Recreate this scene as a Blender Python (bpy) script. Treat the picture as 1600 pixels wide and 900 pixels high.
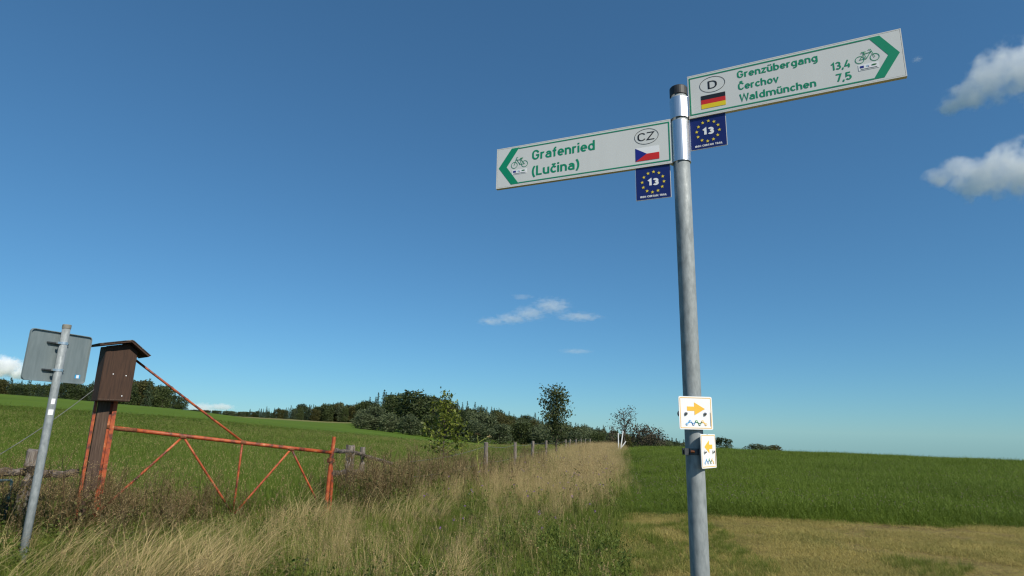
import bpy, math, random
import numpy as np
from mathutils import Vector, Matrix

sc = bpy.context.scene
for o in list(bpy.data.objects):
    bpy.data.objects.remove(o)
rad = math.radians

# ------------------------------------------------------------------ camera
FPX, PITCH, ROLL, CAMH = 930.0, rad(13), rad(1.3), 1.3
FW = np.array([0, math.cos(PITCH), math.sin(PITCH)])
UP0 = np.array([0, -math.sin(PITCH), math.cos(PITCH)])
RT0 = np.array([1.0, 0, 0])
RT = RT0 * math.cos(ROLL) + UP0 * math.sin(ROLL)
UPV = UP0 * math.cos(ROLL) - RT0 * math.sin(ROLL)
cam_data = bpy.data.cameras.new('camera')
cam_data.sensor_width = 36
cam_data.lens = FPX / 1600 * 36
cam_data.clip_start = 0.05
cam_data.clip_end = 20000
cam = bpy.data.objects.new('camera', cam_data)
sc.collection.objects.link(cam)
M = Matrix.Identity(4)
for i in range(3):
    M[i][0], M[i][1], M[i][2] = RT[i], UPV[i], -FW[i]
M[2][3] = CAMH
cam.matrix_world = M
sc.camera = cam

# ------------------------------------------------------------------ sky and sun
SUN_AZ, SUN_EL = 141.0, 40.0          # azimuth clockwise from the view direction (+y)
world = bpy.data.worlds.new('World')
sc.world = world
world.use_nodes = True
wn = world.node_tree
wn.nodes.clear()
sky = wn.nodes.new('ShaderNodeTexSky')
sky.sky_type = 'NISHITA'
sky.sun_disc = False
sky.sun_elevation = rad(SUN_EL)
sky.sun_rotation = rad(SUN_AZ)
sky.altitude = 600
sky.air_density = 1.0
sky.dust_density = 0.0
sky.ozone_density = 7.0
bg = wn.nodes.new('ShaderNodeBackground')
bg.inputs['Strength'].default_value = 0.090
wo = wn.nodes.new('ShaderNodeOutputWorld')
tint = wn.nodes.new('ShaderNodeMix'); tint.data_type = 'RGBA'; tint.blend_type = 'MULTIPLY'
tint.inputs[0].default_value = 1.0
tint.inputs[7].default_value = (0.83, 1.44, 1.72, 1)          # deep late-summer blue
gam = wn.nodes.new('ShaderNodeGamma'); gam.inputs[1].default_value = 0.74
wn.links.new(sky.outputs[0], gam.inputs[0])
wn.links.new(gam.outputs[0], tint.inputs[6])
wn.links.new(tint.outputs[2], bg.inputs[0])
wn.links.new(bg.outputs[0], wo.inputs[0])
sd = np.array([math.sin(rad(SUN_AZ)) * math.cos(rad(SUN_EL)), math.cos(rad(SUN_AZ)) * math.cos(rad(SUN_EL)), math.sin(rad(SUN_EL))])
sun_data = bpy.data.lights.new('sun', 'SUN')
sun_data.energy = 5.0
sun_data.angle = rad(0.53)
sun_data.color = (1.0, 0.945, 0.84)
sun = bpy.data.objects.new('sun', sun_data)
sc.collection.objects.link(sun)
sun.rotation_euler = Vector(-sd).to_track_quat('-Z', 'Y').to_euler()
sun.location = (5, -5, 20)

sc.view_settings.view_transform = 'Standard'
sc.view_settings.look = 'None'
sc.view_settings.exposure = 0.0
sc.view_settings.gamma = 1.0
sc.view_settings.use_curve_mapping = False
sc.render.engine = 'CYCLES'
sc.cycles.max_bounces = 14
sc.cycles.diffuse_bounces = 3
sc.cycles.glossy_bounces = 2
sc.cycles.transmission_bounces = 3
sc.cycles.transparent_max_bounces = 6
sc.cycles.volume_bounces = 12
sc.cycles.use_denoising = True
sc.cycles.denoising_prefilter = 'ACCURATE'
sc.cycles.use_adaptive_sampling = False
sc.cycles.pixel_filter_type = 'BLACKMAN_HARRIS'
sc.cycles.filter_width = 1.25

# ------------------------------------------------------------------ pixel helpers
EYE = np.array([0, 0, CAMH])
def ray(x, y):
    d = FW + RT * (x - 800) / FPX + UPV * (450 - y) / FPX
    return d / math.hypot(d[0], d[1])
def at_z(x, y, z):
    d = ray(x, y)
    return EYE + d * ((z - CAMH) / d[2])
def at_dist(x, y, dist):
    return EYE + ray(x, y) * dist
def azdir(a):
    return np.array([math.sin(rad(a)), math.cos(rad(a)), 0.0])
Z = np.array([0, 0, 1.0])
rng = np.random.default_rng(11)

# ------------------------------------------------------------------ objects and meshes
ORG = {}
def link(o):
    sc.collection.objects.link(o)
    return o
def tag(o, label=None, cat=None, group=None, kind=None):
    if label: o['label'] = label
    if cat: o['category'] = cat
    if group: o['group'] = group
    if kind: o['kind'] = kind
    return o
def thing(name, loc, label, cat, group=None):
    o = link(bpy.data.objects.new(name, None))
    o.empty_display_size = 0.2
    o.location = loc
    ORG[o.name] = np.array(loc, float)
    return tag(o, label, cat, group)
class MB:
    def __init__(s):
        s.v, s.f, s.at = [], [], {}
        s.n = 0
    def add(s, verts, faces):
        verts = np.asarray(verts, float).reshape(-1, 3)
        s.v.append(verts)
        s.f += [tuple(int(i) + s.n for i in f) for f in faces]
        s.n += len(verts)
        return s
    def verts(s):
        return np.concatenate(s.v) if s.v else np.zeros((0, 3))
    def build(s, name, mat, parent=None, loc=None, smooth=False, label=None):
        v = s.verts()
        if loc is None:
            loc = ORG[parent.name] if parent is not None else np.zeros(3)
        loc = np.asarray(loc, float)
        me = bpy.data.meshes.new(name)
        me.from_pydata((v - loc).tolist(), [], s.f)
        for m in (mat if isinstance(mat, (list, tuple)) else [mat]):
            me.materials.append(m)
        if smooth:
            me.polygons.foreach_set('use_smooth', [True] * len(me.polygons))
        me.update()
        o = link(bpy.data.objects.new(name, me))
        if parent is not None:
            o.parent = parent
            o.location = loc - ORG[parent.name]
        else:
            o.location = loc
        ORG[o.name] = loc
        if label: o['label'] = label
        return o
def frame_box(c, ax, ay, az_, sx, sy, sz):
    c, ax, ay, az_ = [np.asarray(q, float) for q in (c, ax, ay, az_)]
    v = [c + ax * sx / 2 * i + ay * sy / 2 * j + az_ * sz / 2 * k for i in (-1, 1) for j in (-1, 1) for k in (-1, 1)]
    f = [(0, 1, 3, 2), (4, 6, 7, 5), (0, 4, 5, 1), (2, 3, 7, 6), (0, 2, 6, 4), (1, 5, 7, 3)]
    return v, f
def basis(d):
    d = np.asarray(d, float); d = d / np.linalg.norm(d)
    a = np.cross(d, [0, 0, 1.0])
    if np.linalg.norm(a) < 1e-4: a = np.cross(d, [0, 1.0, 0])
    a /= np.linalg.norm(a)
    return d, a, np.cross(a, d)
def tube(pts, radii, seg=12, cap=True, jitter=0.0):
    pts = [np.asarray(p, float) for p in pts]
    if np.isscalar(radii): radii = [radii] * len(pts)
    v, f = [], []
    for i, p in enumerate(pts):
        d = pts[min(i + 1, len(pts) - 1)] - pts[max(i - 1, 0)]
        d, a, b = basis(d)
        for k in range(seg):
            t = 2 * math.pi * k / seg
            rr = radii[i] * (1 + (rng.uniform(-jitter, jitter) if jitter else 0))
            v.append(p + (a * math.cos(t) + b * math.sin(t)) * rr)
    for i in range(len(pts) - 1):
        for k in range(seg):
            k2 = (k + 1) % seg
            f.append((i * seg + k, i * seg + k2, (i + 1) * seg + k2, (i + 1) * seg + k))
    if cap:
        f.append(tuple(range(seg))[::-1])
        f.append(tuple(range((len(pts) - 1) * seg, len(pts) * seg)))
    return v, f
def prism(poly, O, X, Y, N, z0, z1):
    """flat outline poly (x, y) on a plane, from height z0 to z1 along N"""
    O, X, Y, N = [np.asarray(q, float) for q in (O, X, Y, N)]
    n = len(poly)
    v = [O + X * x + Y * y + N * z0 for x, y in poly] + [O + X * x + Y * y + N * z1 for x, y in poly]
    f = [tuple(range(n))[::-1], tuple(range(n, 2 * n))]
    f += [(i, (i + 1) % n, n + (i + 1) % n, n + i) for i in range(n)]
    return v, f
def rrect(x0, y0, x1, y1, r, seg=5):
    p = []
    for cx, cy, a0 in ((x1 - r, y0 + r, -90), (x1 - r, y1 - r, 0), (x0 + r, y1 - r, 90), (x0 + r, y0 + r, 180)):
        for k in range(seg + 1):
            a = rad(a0 + 90 * k / seg)
            p.append((cx + r * math.cos(a), cy + r * math.sin(a)))
    return p

# ------------------------------------------------------------------ materials
def new_mat(name):
    m = bpy.data.materials.new(name)
    m.use_nodes = True
    nt = m.node_tree
    nt.nodes.clear()
    out = nt.nodes.new('ShaderNodeOutputMaterial')
    return m, nt, out
def N_(nt, typ, **kw):
    n = nt.nodes.new(typ)
    for k, val in kw.items():
        if k in n.inputs: n.inputs[k].default_value = val
        else: setattr(n, k, val)
    return n
def ramp(nt, stops):
    r = nt.nodes.new('ShaderNodeValToRGB')
    el = r.color_ramp.elements
    while len(el) < len(stops): el.new(0.5)
    for e, (p, c) in zip(el, stops):
        e.position = p
        e.color = (*c, 1) if len(c) == 3 else c
    return r
def surf(name, stops, rough=0.6, metal=0.0, scale=8.0, stretch=(1, 1, 1), detail=5, bump=0.0, bscale=40.0, spec=0.5, rstops=None):
    """principled material, noise in object space through a colour ramp"""
    m, nt, out = new_mat(name)
    b = N_(nt, 'ShaderNodeBsdfPrincipled')
    b.inputs['Roughness'].default_value = rough
    b.inputs['Metallic'].default_value = metal
    b.inputs['Specular IOR Level'].default_value = spec
    tc = nt.nodes.new('ShaderNodeTexCoord')
    mp = nt.nodes.new('ShaderNodeMapping'); mp.inputs['Scale'].default_value = stretch
    nt.links.new(tc.outputs['Object'], mp.inputs[0])
    nz = N_(nt, 'ShaderNodeTexNoise', Scale=scale, Detail=detail, Roughness=0.62)
    nt.links.new(mp.outputs[0], nz.inputs['Vector'])
    r = ramp(nt, stops)
    nt.links.new(nz.outputs[0], r.inputs[0])
    nt.links.new(r.outputs[0], b.inputs['Base Color'])
    if rstops:
        rr = ramp(nt, [(p, (c, c, c)) for p, c in rstops])
        nt.links.new(nz.outputs[0], rr.inputs[0])
        nt.links.new(rr.outputs[0], b.inputs['Roughness'])
    if bump:
        n2 = N_(nt, 'ShaderNodeTexNoise', Scale=bscale, Detail=4)
        nt.links.new(mp.outputs[0], n2.inputs['Vector'])
        bp = N_(nt, 'ShaderNodeBump', Strength=bump, Distance=0.01)
        nt.links.new(n2.outputs[0], bp.inputs['Height'])
        nt.links.new(bp.outputs[0], b.inputs['Normal'])
    nt.links.new(b.outputs[0], out.inputs[0])
    return m
def flat(name, c, rough=0.45, var=0.06):
    c = np.array(c)
    return surf(name, [(0.3, tuple(c * (1 - var))), (0.7, tuple(np.minimum(c * (1 + var), 1)))], rough, scale=14)
def leafmat(name, lo, hi, tip=None, trans=0.35, rough=0.6, patch=0.0, pscale=0.8):
    """foliage: per-blade (rnd) and per-instance colour; t runs from root to tip"""
    m, nt, out = new_mat(name)
    a = N_(nt, 'ShaderNodeAttribute', attribute_name='rnd')
    oi = nt.nodes.new('ShaderNodeObjectInfo')
    ad = N_(nt, 'ShaderNodeMath', operation='MULTIPLY_ADD'); ad.inputs[1].default_value = 0.65
    ml = N_(nt, 'ShaderNodeMath', operation='MULTIPLY'); ml.inputs[1].default_value = 0.35
    nt.links.new(oi.outputs['Random'], ml.inputs[0])
    nt.links.new(a.outputs['Fac'], ad.inputs[0])
    nt.links.new(ml.outputs[0], ad.inputs[2])
    r = ramp(nt, [(0.1, lo), (0.9, hi)])
    fac = ad.outputs[0]
    if patch:
        gm = nt.nodes.new('ShaderNodeNewGeometry')
        pn_ = N_(nt, 'ShaderNodeTexNoise', Scale=pscale, Detail=4, Roughness=.6)
        nt.links.new(gm.outputs['Position'], pn_.inputs['Vector'])
        st = N_(nt, 'ShaderNodeMapRange'); st.inputs[1].default_value = .36; st.inputs[2].default_value = .64
        nt.links.new(pn_.outputs[0], st.inputs[0])
        pm = N_(nt, 'ShaderNodeMix', data_type='FLOAT'); pm.inputs[0].default_value = patch
        nt.links.new(fac, pm.inputs[2]); nt.links.new(st.outputs[0], pm.inputs[3])
        fac = pm.outputs[0]
    nt.links.new(fac, r.inputs[0])
    col = r.outputs[0]
    if tip is not None:
        t = N_(nt, 'ShaderNodeAttribute', attribute_name='t')
        mx = N_(nt, 'ShaderNodeMix', data_type='RGBA')
        pw = N_(nt, 'ShaderNodeMath', operation='POWER'); pw.inputs[1].default_value = 1.6
        nt.links.new(t.outputs['Fac'], pw.inputs[0])
        nt.links.new(pw.outputs[0], mx.inputs[0])
        nt.links.new(col, mx.inputs[6])
        mx.inputs[7].default_value = (*tip, 1)
        col = mx.outputs[2]
    d = N_(nt, 'ShaderNodeBsdfPrincipled')
    d.inputs['Roughness'].default_value = rough
    d.inputs['Specular IOR Level'].default_value = 0.25
    tr = nt.nodes.new('ShaderNodeBsdfTranslucent')
    nt.links.new(col, d.inputs['Base Color'])
    nt.links.new(col, tr.inputs[0])
    ms = nt.nodes.new('ShaderNodeMixShader'); ms.inputs[0].default_value = trans
    nt.links.new(d.outputs[0], ms.inputs[1])
    nt.links.new(tr.outputs[0], ms.inputs[2])
    nt.links.new(ms.outputs[0], out.inputs[0])
    return m

M_GALV = surf('galvanised_steel', [(0.25, (0.17, 0.19, 0.195)), (0.5, (0.265, 0.29, 0.292)), (0.75, (0.37, 0.395, 0.395))], 0.6, 0.1, scale=55, stretch=(1, 1, 0.35), detail=8, bump=0.06, bscale=90, rstops=[(0.3, 0.68), (0.7, 0.5)])
M_ALU = surf('bare_aluminium', [(0.3, (0.62, 0.64, 0.66)), (0.7, (0.78, 0.79, 0.80))], 0.32, 0.85, scale=20, stretch=(30, 30, 0.6), bump=0.02)
M_SIGN = surf('reflective_sheet', [(0.3, (0.645, 0.65, 0.625)), (0.7, (0.68, 0.685, 0.66))], 0.42, scale=3, stretch=(5, 5, 0.8), detail=7)
M_SIGNEDGE = surf('sign_profile', [(0.3, (0.62, 0.61, 0.58)), (0.7, (0.70, 0.69, 0.66))], 0.5, 0.0, scale=12)
M_GREEN = flat('traffic_green', (0.004, 0.255, 0.125), 0.4)
M_BLACK = flat('black_print', (0.012, 0.012, 0.014), 0.45)
M_RED = flat('flag_red', (0.62, 0.022, 0.018), 0.4)
M_GOLD = flat('flag_gold', (0.80, 0.60, 0.015), 0.4)
M_WHITE = flat('white_print', (0.84, 0.84, 0.84), 0.4, 0.02)
M_NAVY = flat('route_blue', (0.008, 0.018, 0.13), 0.38)
M_FLAGBLUE = flat('flag_blue', (0.015, 0.02, 0.22), 0.4)
M_STAR = flat('star_yellow', (0.82, 0.64, 0.05), 0.4)
M_YELLOW = flat('waymark_yellow', (0.86, 0.50, 0.055), 0.45)
M_SKYB = flat('logo_blue', (0.02, 0.33, 0.66), 0.45)
M_DKBLUE = flat('logo_dark_blue', (0.01, 0.16, 0.40), 0.45)
M_LGREEN = flat('logo_green', (0.03, 0.33, 0.05), 0.45)
M_DKGREEN = flat('logo_dark_green', (0.008, 0.14, 0.03), 0.45)
M_CAP = surf('black_rubber', [(0.3, (0.018, 0.018, 0.02)), (0.7, (0.03, 0.03, 0.03))], 0.55, scale=20)
M_BOLT = surf('zinc_bolt', [(0.3, (0.35, 0.36, 0.37)), (0.7, (0.55, 0.56, 0.57))], 0.35, 0.8, scale=60)
M_RUST = surf('rusty_iron', [(0.3, (0.10, 0.032, 0.012)), (0.7, (0.25, 0.085, 0.03))], 0.8, 0.1, scale=60)
M_BAND = surf('dark_band_steel', [(0.3, (0.05, 0.055, 0.06)), (0.7, (0.12, 0.13, 0.14))], 0.5, 0.5, scale=40)
M_PLATE = surf('grey_sign_back', [(0.25, (0.15, 0.185, 0.19)), (0.5, (0.195, 0.235, 0.24)), (0.78, (0.25, 0.29, 0.295))], 0.55, 0.15, scale=7, stretch=(3, 3, 0.5), detail=8, bump=0.02)
M_REDPAINT = surf('weathered_orange_paint', [(0.36, (0.05, 0.024, 0.016)), (0.43, (0.17, 0.034, 0.013)), (0.49, (0.32, 0.058, 0.015)), (0.60, (0.42, 0.090, 0.020)), (0.67, (0.47, 0.18, 0.08))], 0.55, 0.0, scale=9, stretch=(1, 1, 1), detail=9, bump=0.12, bscale=120)
M_BROWN = surf('brown_stained_board', [(0.28, (0.026, 0.012, 0.006)), (0.5, (0.050, 0.023, 0.0115)), (0.75, (0.074, 0.035, 0.018))], 0.8, scale=7, stretch=(9, 9, 0.7), detail=8, bump=0.25, bscale=30)
M_TIMBER = surf('dark_timber', [(0.28, (0.035, 0.02, 0.013)), (0.5, (0.085, 0.050, 0.033)), (0.75, (0.13, 0.085, 0.058))], 0.85, scale=6, stretch=(14, 14, 0.6), detail=8, bump=0.5, bscale=30)
M_OLDWOOD = surf('weathered_grey_wood', [(0.26, (0.055, 0.037, 0.026)), (0.45, (0.16, 0.125, 0.10)), (0.6, (0.27, 0.235, 0.20)), (0.78, (0.37, 0.335, 0.29))], 0.9, scale=7, stretch=(12, 12, 0.6), detail=9, bump=0.9, bscale=26)
M_LOG = surf('mossy_log', [(0.28, (0.03, 0.022, 0.016)), (0.5, (0.10, 0.075, 0.058)), (0.72, (0.24, 0.205, 0.17))], 0.95, scale=10, detail=9, bump=0.9, bscale=30)
M_ROOFING = surf('lichen_roof_felt', [(0.3, (0.02, 0.014, 0.011)), (0.55, (0.06, 0.045, 0.035)), (0.63, (0.20, 0.18, 0.15)), (0.68, (0.35, 0.32, 0.27)), (0.74, (0.45, 0.20, 0.02))], 0.9, scale=22, detail=8, bump=0.5)
M_WIRE = flat('grey_wire', (0.13, 0.13, 0.13), 0.5)
M_BARK = surf('tree_bark', [(0.3, (0.035, 0.027, 0.02)), (0.7, (0.11, 0.085, 0.065))], 0.9, scale=6, stretch=(3, 3, 0.6), bump=0.6)

M_TEAL = flat('teal_paint', (0.010, 0.045, 0.055), 0.6)

# ------------------------------------------------------------------ terrain height
T_D = np.array([0, 8, 16, 25, 45, 70, 110, 160, 220, 320, 450, 650, 1000, 2000, 4000.0])
T_R = {
 -180: [0, 0, 0, 0, 0, 0, 0, 0, 0, 0, 0, 0, 0, 0, 0],
 -75: [0, 0, .05, .2, .6, 1.4, 3.3, 6.0, 7.2, 6, 4, 0, -20, -60, -120],
 -40: [0, 0, .05, .2, .6, 1.4, 3.2, 5.55, 6.5, 5, 3, 0, -20, -60, -120],
 -27.5: [0, 0, 0, .1, .4, .95, 1.9, 3.2, 3.6, 3.3, 3.6, 5, 8, 0, -100],
 -20: [0, 0, -.05, 0, .1, .1, .2, .35, .5, .8, 1.5, 2.4, 5, 0, -100],
 -14: [0, 0, -.1, -.1, -.2, -.3, -.4, -.4, -.4, -.5, -.6, -1.2, 3, -5, -100],
 -9: [0, 0, -.1, -.2, -.4, -.8, -1.4, -2.0, -2.2, 0, 5.5, 8, 3, -20, -100],
 -4: [0, 0, -.15, -.3, -.6, -1.2, -2.3, -3.6, -4.7, -3.5, 0, 2, 0, -40, -120],
 4: [0, 0, -.15, -.25, -.5, -1.1, -2.4, -4.2, -6, -7.5, -7, -8, -20, -60, -140],
 8: [0, 0, -.12, -.2, -.45, -.95, -1.8, -4, -7, -10, -12, -15, -30, -70, -150],
 12: [0, 0, -.05, -.1, -.25, -.9, -2.5, -6, -9, -14, -19, -26, -45, -90, -170],
 20: [0, 0, -.03, -.08, -.22, -1.0, -3, -7, -11, -17, -24, -35, -50, -90, -170],
 40: [0, 0, -.04, -.12, -.3, -1.1, -3, -7, -11, -17, -24, -35, -50, -90, -170],
 75: [0, 0, -.04, -.12, -.3, -1.1, -3, -7, -11, -17, -24, -35, -50, -90, -170],
 180: [0] * 15}
def gauss1(a, s, axis):
    k = np.arange(-int(3 * s), int(3 * s) + 1)
    w = np.exp(-0.5 * (k / s) ** 2); w /= w.sum()
    pad = [(0, 0), (0, 0)]; pad[axis] = (len(k) // 2, len(k) // 2)
    p = np.pad(a, pad, mode='edge')
    out = np.zeros_like(a)
    for i, wi in enumerate(w):
        sl = [slice(None), slice(None)]; sl[axis] = slice(i, i + a.shape[axis])
        out += wi * p[tuple(sl)]
    return out
G_L = np.linspace(math.log(6), math.log(4006), 420)      # log(dist + 6)
G_A = np.linspace(-180, 180, 721)
_k = sorted(T_R)
_rad = np.array([np.interp(np.exp(G_L) - 6, T_D, T_R[a]) for a in _k])
_g = np.array([np.interp(G_A, _k, _rad[:, j]) for j in range(len(G_L))]).T
_g = gauss1(gauss1(_g, 4, 0), 7, 1)
def vnoise(x, y, s, seed):
    x = np.asarray(x, float) / s; y = np.asarray(y, float) / s
    xi, yi = np.floor(x).astype(np.int64), np.floor(y).astype(np.int64)
    fx, fy = x - xi, y - yi
    fx = fx * fx * (3 - 2 * fx); fy = fy * fy * (3 - 2 * fy)
    def h(i, j):
        n = (i * 374761393 + j * 668265263 + seed * 1442695041) & 0xffffffff
        n = ((n ^ (n >> 13)) * 1274126177) & 0xffffffff
        return ((n ^ (n >> 16)) & 0xffff) / 65535.0
    return (h(xi, yi) * (1 - fx) + h(xi + 1, yi) * fx) * (1 - fy) + (h(xi, yi + 1) * (1 - fx) + h(xi + 1, yi + 1) * fx) * fy
def gz(x, y):
    x = np.asarray(x, float); y = np.asarray(y, float)
    r = np.hypot(x, y)
    l = (np.log(r + 6) - G_L[0]) / (G_L[1] - G_L[0])
    a = (np.degrees(np.arctan2(x, y)) + 180) / 0.5
    i = np.clip(l.astype(int), 0, len(G_L) - 2); j = np.clip(a.astype(int), 0, 719)
    fl, fa = np.clip(l - i, 0, 1), np.clip(a - j, 0, 1)
    z = (_g[j, i] * (1 - fl) + _g[j, i + 1] * fl) * (1 - fa) + (_g[j + 1, i] * (1 - fl) + _g[j + 1, i + 1] * fl) * fa
    return z + (vnoise(x, y, 1.7, 1) - 0.5) * 0.05 + (vnoise(x, y, 9, 2) - 0.5) * 0.10 * np.clip((r - 8) / 30, 0, 1)

# ------------------------------------------------------------------ zones of the ground
def strip_x(y):                  # line between the rough verge and the right-hand field
    return 1.1 + (y - 5.8) * 0.19 + (vnoise(y, y * 0, 2.3, 5) - 0.5) * 0.25
def crop_y(x):                   # front edge of the uncut crop
    return 10.15 - (x - 1.9) * 0.16 + (vnoise(x, x * 0, 1.1, 6) - 0.5) * 0.45 + (vnoise(x, x * 0, .35, 7) - 0.5) * 0.22
FENCE = np.array([(-30, -8), (-5.9, 7.7), (-4.98, 7.42), (-2.64, 9.25), (-2.5, 11.84), (-0.6, 16), (9.3, 78), (12, 110), (60, 400)])
def fence_side(x, y):            # > 0 on the verge side (right of the fence line)
    xf = np.interp(y, FENCE[1:, 1], FENCE[1:, 0])
    xf = np.where(y < 7.5, -5.2 - (7.5 - y) * 1.2, xf)
    return x - xf
def zones(x, y):
    right = x > strip_x(y)
    mown = right & (y < crop_y(x))
    crop = right & ~mown
    past = ~right & (fence_side(x, y) < 0)
    verge = ~right & ~past
    return mown, crop, past, verge

def make_ground():
    az = np.concatenate([np.arange(-180, -56, 4), np.arange(-56, 56, 0.5), np.arange(56, 180.01, 4)])
    r = np.concatenate([[0.3], np.exp(np.linspace(math.log(2.0), math.log(4000), 230))])
    A, Rr = np.meshgrid(np.radians(az), r)
    X, Y = Rr * np.sin(A), Rr * np.cos(A)
    v = np.stack([X, Y, gz(X, Y)], -1).reshape(-1, 3)
    na, nr = len(az), len(r)
    f = [(i * na + j, (i + 1) * na + j, (i + 1) * na + j + 1, i * na + j + 1) for i in range(nr - 1) for j in range(na - 1)]
    me = bpy.data.meshes.new('ground')
    me.from_pydata(v.tolist(), [], [q[::-1] for q in f] + [tuple(range(na - 1))[::1]])
    me.polygons.foreach_set('use_smooth', [True] * len(me.polygons))
    x, y = v[:, 0], v[:, 1]
    mown, crop, past, verge = zones(x, y)
    for n, m in (('mown', mown), ('crop', crop), ('pasture', past), ('verge', verge)):
        at = me.attributes.new(n, 'FLOAT', 'POINT')
        at.data.foreach_set('value', m.astype(np.float32))
    # pale stubble field before the far wood
    dd = np.hypot(x, y); aa = np.degrees(np.arctan2(x, y))
    st = ((dd > 430) & (dd < 760) & (aa > -26) & (aa < -12)).astype(np.float32)
    me.attributes.new('stubble', 'FLOAT', 'POINT').data.foreach_set('value', st)
    m, nt, out = new_mat('meadow_ground')
    tc = nt.nodes.new('ShaderNodeTexCoord')
    def nz(scale, detail=6, rough=0.6):
        n = N_(nt, 'ShaderNodeTexNoise', Scale=scale, Detail=detail, Roughness=rough)
        nt.links.new(tc.outputs['Object'], n.inputs['Vector'])
        return n.outputs[0]
    fine, mid, big = nz(9, 8, 0.7), nz(1.3, 6), nz(0.045, 5)
    def mixnoise(a, b, fa):
        mm = N_(nt, 'ShaderNodeMix', data_type='FLOAT'); mm.inputs[0].default_value = fa
        nt.links.new(a, mm.inputs[2]); nt.links.new(b, mm.inputs[3])
        return mm.outputs[0]
    fm = mixnoise(fine, mid, 0.5)
    layers = {
        'base': (mixnoise(fm, big, 0.55), [(0.33, (0.062, 0.105, 0.010)), (0.5, (0.090, 0.145, 0.014)), (0.66, (0.116, 0.175, 0.020))]),
        'mown': (fm, [(0.36, (0.075, 0.055, 0.026)), (0.44, (0.17, 0.125, 0.045)), (0.54, (0.25, 0.195, 0.065)), (0.64, (0.16, 0.17, 0.035))]),
        'crop': (fm, [(0.36, (0.016, 0.034, 0.006)), (0.64, (0.05, 0.095, 0.014))]),
        'verge': (fm, [(0.36, (0.030, 0.034, 0.010)), (0.64, (0.105, 0.100, 0.035))]),
        'stubble': (fm, [(0.36, (0.15, 0.15, 0.045)), (0.64, (0.22, 0.205, 0.075))]),
    }
    col = None
    for n, (fac, stops) in layers.items():
        r_ = ramp(nt, stops)
        nt.links.new(fac, r_.inputs[0])
        if col is None:
            col = r_.outputs[0]
            continue
        a = N_(nt, 'ShaderNodeAttribute', attribute_name=n)
        mx = N_(nt, 'ShaderNodeMix', data_type='RGBA')
        nt.links.new(a.outputs['Fac'], mx.inputs[0])
        nt.links.new(col, mx.inputs[6]); nt.links.new(r_.outputs[0], mx.inputs[7])
        col = mx.outputs[2]
    b = N_(nt, 'ShaderNodeBsdfPrincipled', Roughness=0.95)
    b.inputs['Specular IOR Level'].default_value = 0.1
    nt.links.new(col, b.inputs['Base Color'])
    bp = N_(nt, 'ShaderNodeBump', Strength=0.8, Distance=0.12)
    nt.links.new(fm, bp.inputs['Height'])
    nt.links.new(bp.outputs[0], b.inputs['Normal'])
    nt.links.new(b.outputs[0], out.inputs[0])
    me.materials.append(m)
    o = link(bpy.data.objects.new('ground', me))
    tag(o, 'gently rolling grassland with meadow, verge and mown strip', 'ground', kind='structure')
make_ground()

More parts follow.
